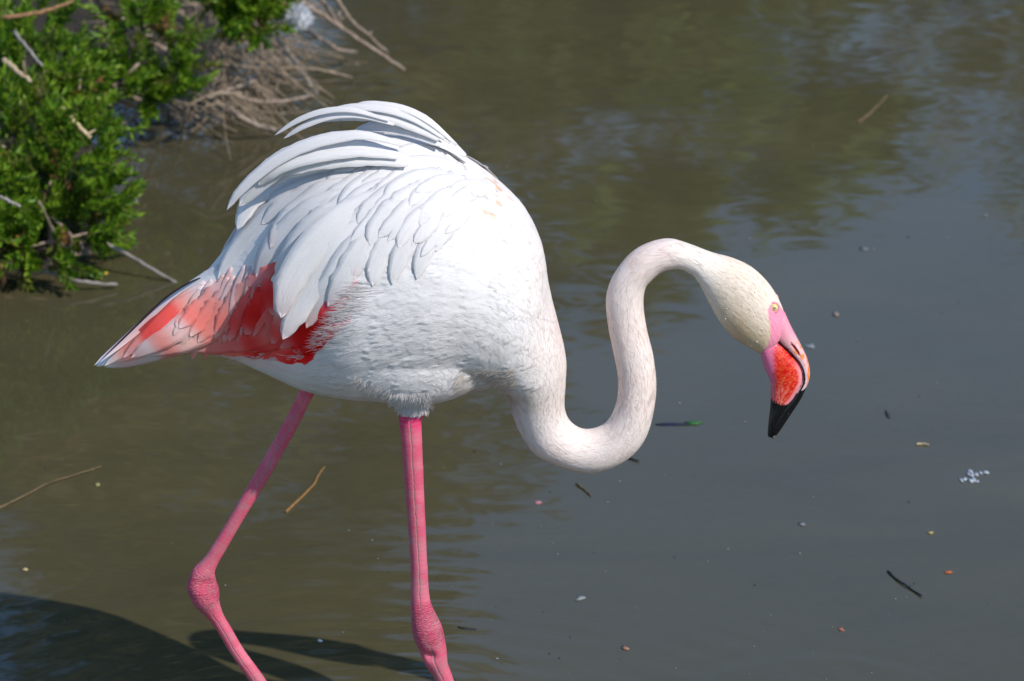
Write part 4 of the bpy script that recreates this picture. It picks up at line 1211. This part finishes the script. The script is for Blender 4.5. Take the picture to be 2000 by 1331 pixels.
def shrub(label, blobs, n, stems=10):
    """blobs: (px, py, height of the centre, rx px, ry px, ry depth m): ellipsoids of foliage in the place they stand"""
    px, py, z0 = blobs[0][:3]
    base = at_z(px, py, z0); gz = float(bank_z(np.array([base[0]]), np.array([base[1]]))[0])
    root = empty("shrub", (base[0], base[1], max(gz, -0.05))); tag(root, label, "shrub", "green shrubs on the bank")
    E = []
    for (px, py, y, rx, rz, ry) in blobs:
        c = at_z(px, py, y); sc = (c[1] - CAM[1]) / math.cos(PITCH) / FPX
        E.append((c, np.array([rx * sc, ry, rz * sc / math.cos(PITCH)])))
    wts = np.array([e[1][0] * e[1][2] for e in E]); wts /= wts.sum()
    parts = []
    tot = 0; extra = []
    while tot < n * 1.9:
        c, r = E[int(rng.choice(len(E), p=wts))]
        d = rng.normal(size=3); d /= np.linalg.norm(d)
        if d[2] < -0.75: continue
        front = d[1] < 0.35
        p = c + d * r * (0.72 + 0.28 * rng.random())
        if value_noise(p[None], 75, 31)[0] < 0.40 and rng.random() < 0.85: tot += 0.25; continue
        up = Vector((d[0] * 0.9 + rng.normal(0, .35), d[1] * 0.9 - 0.2 + rng.normal(0, .35), d[2] * 0.7 + 0.55 + rng.normal(0, .3))).normalized()
        q = up.to_track_quat('Z', 'Y') @ Vector((0, 0, 1)).rotation_difference(Vector((0, 0, 1)))
        mtx = Matrix.Translation(Vector(p)) @ q.to_matrix().to_4x4() @ Matrix.Rotation(rng.random() * 6.28, 4, 'Z') @ Matrix.Scale(rng.uniform(0.6, 1.25), 4)
        tot += 1
        me = pick_sprig()
        if front and len(root.children) < n:
            o = bpy.data.objects.new("sprig", me); col.objects.link(o); o.parent = root
            o.matrix_parent_inverse = Matrix.Translation(-root.location)
            o.matrix_basis = mtx
        else:
            extra.append((me, mtx))
    V, F, C = [], [], []
    for me, mtx in extra[:n]:
        o = len(V)
        V += [tuple(mtx @ v.co) for v in me.vertices]; F += [tuple(i + o for i in p.vertices) for p in me.polygons]
        C += [tuple(c.color)[:3] for c in me.color_attributes["tint"].data]
    fo = link("foliage", mesh_from("foliage", V, F, C), M_LEAF, root); fo["kind"] = "stuff"
    for k in range(stems):
        c, r = E[int(rng.choice(len(E), p=wts))]
        e = c + rng.normal(size=3) * r * 0.6
        b = np.array([c[0] + rng.normal(0, r[0] * .3), c[1] + r[1] * .3, c[2] - r[2] * 0.9])
        link("stem", mesh_from("stem", *tube(catmull([b, (b + e) / 2 + rng.normal(0, .012, 3), e], 7), np.linspace(.004, .0018, 7), 5)), M_DRY, root)
    return root
shrub("dense bright green shrub at the water's edge, nearest the flamingo's tail",
      [(105, 425, .075, 110, 90, .10), (55, 310, .14, 140, 85, .12), (158, 335, .11, 42, 66, .08), (40, 470, .045, 130, 45, .08), (-180, 400, .12, 180, 130, .14), (155, 465, .035, 42, 36, .05)], 290, 14)
shrub("green shrub with yellow tips in the top left corner",
      [(60, 150, .20, 90, 55, .10), (125, 195, .16, 75, 40, .08), (20, 50, .22, 85, 50, .12), (-150, 120, .2, 150, 110, .15), (178, 232, .10, 24, 26, .05)], 170, 12)
shrub("small green tuft growing out of the dry brushwood",
      [(262, 52, .22, 18, 26, .04), (316, 86, .18, 18, 16, .03), (228, 156, .13, 22, 18, .04)], 34, 6)
shrub("tiny green tuft low in the brushwood above the water",
      [(348, 150, .12, 10, 22, .03), (288, 186, .09, 13, 12, .03)], 18, 2)
shrub("green shrub at the top edge beside the white clump",
      [(490, 26, .19, 40, 38, .06), (470, -30, .22, 60, 50, .1), (522, -22, .19, 26, 28, .06)], 110, 6)

# ------------------------------------------------------------------ dead branches and brushwood
def branch(pts, y0, y1, wpx, mat, label, twigs=(), cat="branch", name="dry_branch", group="dead branches over the water"):
    """pts: photograph points, y0 -> y1: height above the water from first to last point"""
    k = len(pts); ys = np.linspace(y0, y1, k)
    P = np.array([at_z(p[0], p[1], y) for p, y in zip(pts, ys)])
    P = catmull(P, 16)
    sc = (P[:, 1] - CAM[1]) / math.cos(PITCH) / FPX
    rad = sc * wpx * 0.5 * np.linspace(1.1, 0.72, 16) * (1 + 0.05 * rng.normal(size=16))
    P[1:-1] += rng.normal(0, 0.0006, (14, 3))
    o = link(name, mesh_from(name, *tube(P, rad, 8)), mat)
    tag(o, label, cat, group)
    for tp in twigs:
        Q = np.array([at_z(p[0], p[1], tp[2]) for p in tp[:2]])
        Q = catmull([Q[0], Q.mean(0) + rng.normal(0, .002, 3), Q[1]], 6)
        link("twig", mesh_from("twig", *tube(Q, np.linspace(.0022, .0012, 6), 6)), mat, o)
    return o
branch([(590, 5), (640, 36), (693, 72), (742, 105), (790, 137)], 0.16, 0.03, 9, M_DRY, "longest straight branch reaching right over open water at the top")
branch([(622, -8), (640, 16), (657, 42), (680, 66)], 0.17, 0.09, 8, M_DRY, "short branch leaning onto the longest straight branch")
branch([(655, -8), (682, 36), (722, 72), (758, 106)], 0.17, 0.04, 8, M_DRY, "forked branch lying just above the longest straight branch", twigs=[((715, 66), (727, 62), 0.092), ((664, 24), (668, 40), 0.092)])
branch([(574, 46), (618, 72), (656, 96), (696, 102)], 0.12, 0.02, 8, M_DRY, "bent branch just below the white clump")
branch([(522, 52), (559, 97), (586, 136), (620, 184)], 0.1, 0.0, 8, M_GREYTWIG, "grey branch slanting down to the water below the white clump")
branch([(402, 188), (455, 220), (494, 241), (537, 256)], 0.07, 0.012, 13, M_DRY, "thick pale branch whose tip ends at the raised feathers", twigs=[((450, 218), (458, 240), 0.035)])
branch([(404, 190), (452, 174), (500, 159)], 0.09, 0.05, 9, M_DRY, "branch crossing over the thick pale branch")
branch([(440, 178), (494, 197), (560, 197), (612, 186)], 0.06, 0.01, 7, M_DRY, "thin branch curving flat just above the water")
branch([(312, 6), (367, 50), (398, 90), (408, 128)], 0.2, 0.09, 12, M_DRY, "stout brown branch running down through the brushwood")
branch([(262, 138), (316, 186), (355, 212), (391, 234)], 0.09, 0.005, 9, M_DRY, "branch drooping from the brushwood to the water at left")
branch([(214, 190), (250, 204), (279, 215), (298, 205)], 0.08, 0.04, 8, M_BROWN, "hooked brown twig hanging at the edge of the bank")
branch([(7, 116), (32, 138), (60, 159)], 0.28, 0.26, 11, M_STRAW, "pale yellow broken reed stem in the green shrub", cat="stem", name="reed_stem")
branch([(118, 210), (150, 243), (176, 270)], 0.22, 0.19, 10, M_STRAW, "pale broken reed stub above the bright green shrub", twigs=[((170, 266), (186, 254), 0.202)], cat="stem", name="reed_stem")
branch([(203, 252), (222, 272), (238, 288)], 0.1, 0.07, 8, M_BARK, "short dark twig sticking out beside the bright green shrub")
branch([(28, 62), (55, 96), (82, 129)], 0.3, 0.27, 7, M_GREYTWIG, "thin grey twig lying across the corner shrub")
branch([(4, 34), (68, 27), (110, 14), (142, 2)], 0.33, 0.33, 9, M_BROWN, "orange brown branch across the top left corner")
branch([(178, 464), (250, 498), (300, 528), (352, 557)], 0.05, -0.004, 8, M_GREYTWIG, "long grey twig dipping into water behind the tail")
branch([(-20, 508), (80, 528), (140, 545), (184, 553), (229, 556)], 0.03, 0.006, 9, M_GREYTWIG, "grey twig lying on the water below the bright green shrub")
branch([(36, 494), (60, 506), (136, 520)], 0.04, 0.03, 8, M_STRAW, "yellowish twig under the bright green shrub", cat="twig")
branch([(0, 384), (24, 396), (40, 404)], 0.22, 0.21, 7, M_GREYTWIG, "stub of a grey twig poking from the shrub at the left edge")
branch([(2, 520), (6, 545), (4, 562)], 0.05, 0.0, 10, M_BROWN, "short rusty stick standing in water at the left edge", cat="stick", name="stick")
branch([(247, 360), (258, 378), (268, 396)], 0.05, 0.03, 6, M_GREYTWIG, "short grey twig end beyond the shrub's right edge")
# brushwood: the tangle nobody could count
parts = []
for k in range(520):
    a = rng.random()
    px = 170 + 390 * rng.random() ** 0.8
    edge = np.interp(px, [130, 220, 300, 380, 450, 520, 570], [150, 150, 150, 168, 165, 110, 50])
    py = edge + 40 - 190 * rng.random() ** 1.3 if rng.random() < .75 else rng.uniform(-110, edge)
    p0 = at_z(px, py, abs(rng.normal(0, .035)) + 0.02 + 0.06 * float(smooth01(edge - py, 20, 140)))
    ang = rng.normal(0.75, 0.55) if rng.random() < 0.8 else rng.uniform(0, 6.28)
    L = rng.uniform(.03, .15)
    d = np.array([math.cos(ang), rng.normal(-0.25, .3), -math.sin(ang)])
    p1 = p0 + d / np.linalg.norm(d) * L
    if p1[2] < 0.0: p1[2] = 0.003
    mid = (p0 + p1) / 2 + rng.normal(0, .008, 3)
    r = rng.uniform(.0006, .0016) * (1.7 if rng.random() < .15 else 1)
    V, F = tube(catmull([p0, mid, p1], 6), np.linspace(r, r * .6, 6), 5)
    parts.append((V, F))
V, F = join(parts)
tag(link("brushwood", mesh_from("brushwood", V, F), M_BRUSH), kind='stuff')

# white down clump caught on the twigs
def fluff(name, centres, label):
    V, F = [], []
    for (px, py, y, rp, n) in centres:
        c = at_z(px, py, y); r = rp * (c[1] - CAM[1]) / math.cos(PITCH) / FPX
        core = ellipsoid(c, (r * .72, r * .7, r * .7), 0, 10, 14)
        o = len(V); V += core[0]; F += [tuple(i + o for i in f) for f in core[1]]
        for k in range(n):
            d = rng.normal(size=3); d /= np.linalg.norm(d)
            a = np.cross(d, rng.normal(size=3)); a /= np.linalg.norm(a)
            b = c + d * r * .5; L = r * rng.uniform(.4, .75)
            o = len(V)
            V += [b - a * r * .08, b + a * r * .08, b + d * L * .6 + a * r * .07, b + d * L + rng.normal(0, r * .12, 3), b + d * L * .6 - a * r * .07]
            F += [(o, o + 1, o + 2, o + 4), (o + 4, o + 2, o + 3)]
    o = link(name, mesh_from(name, V, F, np.tile((0.80, 0.80, 0.82), (len(V), 1))), M_DOWN)
    tag(o, label, "feather")
    return o
fluff("down_feather", [(584, 34, .19, 25, 420), (564, 53, .17, 12, 160)], "white clump of down caught on twigs beside the top shrub")

# ------------------------------------------------------------------ things floating on the water
def float_tube(name, pts, w, mat, label, cat, z=0.0015, twig=None, taper=0.6):
    P = np.array([at_z(a, b, z) for a, b in pts]); P = catmull(P, 14)
    P[:, 2] += rng.normal(0, .0003, 14)
    sc = np.linalg.norm(P - CAM, axis=1) / FPX
    o = link(name, mesh_from(name, *tube(P, sc * w * .5 * np.linspace(1, taper, 14), 7)), mat)
    tag(o, label, cat)
    if twig:
        Q = np.array([at_z(a, b, z + .0005) for a, b in twig])
        link("side_twig", mesh_from("side_twig", *tube(catmull(Q, 4), np.full(4, .0006), 5)), mat, o)
    return o
M_BLACK = mat_wood("wet_black_twig", (0.006, 0.007, 0.009), (0.014, 0.015, 0.018))
M_ORANGE = mat_wood("orange_straw", (0.20, 0.095, 0.02), (0.34, 0.18, 0.05))
M_OLIVE = mat_wood("wet_stem", (0.07, 0.045, 0.015), (0.18, 0.12, 0.05))
float_tube("twig", [(1734, 1115), (1752, 1132), (1776, 1148), (1800, 1164)], 4.0, M_BLACK, "thin curved black twig floating in open water at right", "twig", twig=[(1776, 1147), (1779, 1144)], taper=0.9)
float_tube("straw", [(559, 999), (588, 972), (612, 948), (622, 928), (634, 912)], 5.0, M_ORANGE, "orange straw floating between the flamingo's legs", "straw")
float_tube("stem", [(-30, 1004), (30, 978), (90, 946), (140, 930), (198, 912)], 5.0, M_OLIVE, "long knotty brown stem floating at the left edge", "stem")
float_tube("straw", [(1676, 240), (1700, 220), (1733, 186)], 6.0, M_OLIVE, "blurred pale straw floating far off at upper right", "straw")
float_tube("twig", [(1126, 945), (1140, 955), (1154, 968)], 4.5, M_OLIVE, "short brown twig floating just below the neck's bend", "twig")
float_tube("twig", [(895, 1224), (912, 1228), (931, 1229)], 3.0, M_BLACK, "short dark twig floating right of the front leg", "twig")
float_tube("twig", [(1226, 893), (1236, 897), (1248, 901)], 4.5, M_BLACK, "tiny dark twig floating beside the neck's lower curve", "twig")
float_tube("straw", [(1790, 868), (1802, 867), (1814, 869)], 4.5, M_STRAW, "pale straw bit floating right of the bill", "straw")

def floater(name, px, py, lx, ly, rot, colr, label, cat, hz=0.0008, parent=None, n=9):
    c = at_z(px, py, 0.0006); sc = np.linalg.norm(c - CAM) / FPX
    lx, ly = lx * sc, ly * sc / math.sin(PITCH)
    V, F, C = [], [], []
    for lay, z in ((0, hz), (1, -hz)):
        V.append(c + np.array([0, 0, z * 1.5])); C.append(colr)
        for i in range(n):
            t = 2 * math.pi * i / n; rr = 1 + 0.22 * rng.normal()
            x, y = lx * .5 * rr * math.cos(t), ly * .5 * rr * math.sin(t)
            V.append(c + np.array([x * math.cos(rot) - y * math.sin(rot), x * math.sin(rot) + y * math.cos(rot), z * .5])); C.append(np.array(colr) * rng.uniform(.8, 1.15))
    for i in range(n):
        F.append((0, 1 + i, 1 + (i + 1) % n)); F.append((n + 1, n + 2 + (i + 1) % n, n + 2 + i))
        F.append((1 + i, n + 2 + i, n + 2 + (i + 1) % n, 1 + (i + 1) % n))
    o = link(name, mesh_from(name, V, F, np.clip(C, 0, .9)), M_DEBRIS, parent)
    if label: tag(o, label, cat)
    return o
leaf = floater("leaf", 1316, 829, 62, 5, 0.02, (0.012, 0.018, 0.05), "dark sodden leaf with a green tip floating between neck and bill", "leaf")
lt = floater("leaf_tip", 1356, 826, 30, 7, 0.05, (0.03, 0.13, 0.035), None, None, parent=leaf, hz=0.0011)
floater("petal", 1050, 981, 12, 7, 0.3, (0.42, 0.18, 0.20), "small pink scrap floating below the neck's bend", "scrap")
floater("feather_scrap", 1134, 1168, 18, 8, -0.2, (0.24, 0.26, 0.25), "pale feather scrap floating right of the front leg", "scrap")
floater("seed", 1817, 1041, 12, 5, -0.3, (0.38, 0.31, 0.12), "small yellow seed floating above the black twig", "seed")
floater("leaf_scrap", 1853, 1118, 14, 4, 0.0, (0.45, 0.12, 0.04), "tiny orange scrap floating right of the black twig", "scrap")
floater("scrap", 1566, 1024, 12, 6, 0.2, (0.20, 0.20, 0.21), "grey and dark scrap floating below the bill", "scrap")
floater("scrap", 1734, 811, 7, 14, 0.1, (0.03, 0.03, 0.03), "small dark scrap floating far right of the bill", "scrap")
floater("scrap", 1222, 1266, 12, 8, 0.5, (0.35, 0.16, 0.11), "reddish scrap floating at the bottom edge, right of the legs", "scrap")
floater("scrap", 1642, 1229, 11, 5, 0.1, (0.35, 0.13, 0.08), "rusty scrap floating in the ripple at lower right", "scrap")
floater("scrap", 1632, 613, 12, 9, 0.1, (0.26, 0.19, 0.16), "pinkish scrap floating right of the eye", "scrap")
floater("scrap", 1687, 486, 18, 8, 0.1, (0.15, 0.16, 0.16), "blurred pale scrap floating at upper right of the head", "scrap")
floater("scrap", 625, 1252, 9, 4, 0.8, (0.75, 0.77, 0.80), "bright white fleck floating between the legs", "scrap")
floater("scrap", 190, 946, 11, 6, 0.1, (0.32, 0.30, 0.10), "yellowish fleck floating near the knotty stem", "scrap")
floater("scrap", 49, 1112, 12, 5, 0.1, (0.45, 0.36, 0.16), "tan fleck floating at the lower left edge", "scrap")
floater("scrap", 205, 533, 11, 7, 0.1, (0.45, 0.33, 0.03), "tiny yellow fleck floating beside the grey twig", "scrap")
floater("scrap", 1582, 676, 16, 8, 0.1, (0.22, 0.24, 0.25), "pale bubble-like scrap floating right behind the bill", "scrap")
# foam
foam = empty("foam_patch", at_z(1900, 932)); tag(foam, "small patch of white foam floating at the right edge", "foam")
for (px, py, lx, ly) in ((1895, 921, 9, 7), (1892, 927, 6, 6), (1899, 929, 10, 4), (1907, 927, 8, 5), (1915, 924, 7, 5), (1925, 923, 10, 5), (1877, 938, 6, 7), (1884, 936, 9, 4), (1896, 939, 11, 6), (1903, 938, 9, 6), (1900, 934, 4, 6), (1909, 941, 7, 3)):
    floater("bubbles", px, py, lx, ly, 0.2, (0.40, 0.43, 0.48), None, None, hz=0.0012, parent=foam)
# specks
V, F, C = [], [], []
for k in range(190):
    px, py = rng.uniform(-200, 2200), 1400 - 1150 * rng.random() ** 1.5
    if rng.random() < 0.55: px = rng.uniform(900, 2100)
    c = at_z(px, py, 0.0008); sc = np.linalg.norm(c - CAM) / FPX
    s = sc * rng.uniform(.6, 1.5) * (1.4 if rng.random() < .12 else 1)
    q = rng.random()
    cl = np.array((0.36, 0.37, 0.37)) if q < .4 else (np.array((0.02, 0.02, 0.02)) if q < .8 else np.array((0.32, 0.26, 0.13)))
    e = ellipsoid(c, (s * rng.uniform(1, 1.8), s * 1.6, s * .4), 0, 4, 6)
    o = len(V); V += e[0]; F += [tuple(i + o for i in f) for f in e[1]]; C += [cl * rng.uniform(.6, 1.1)] * len(e[0])
tag(link("specks", mesh_from("specks", V, F, C), M_DEBRIS), kind='stuff')
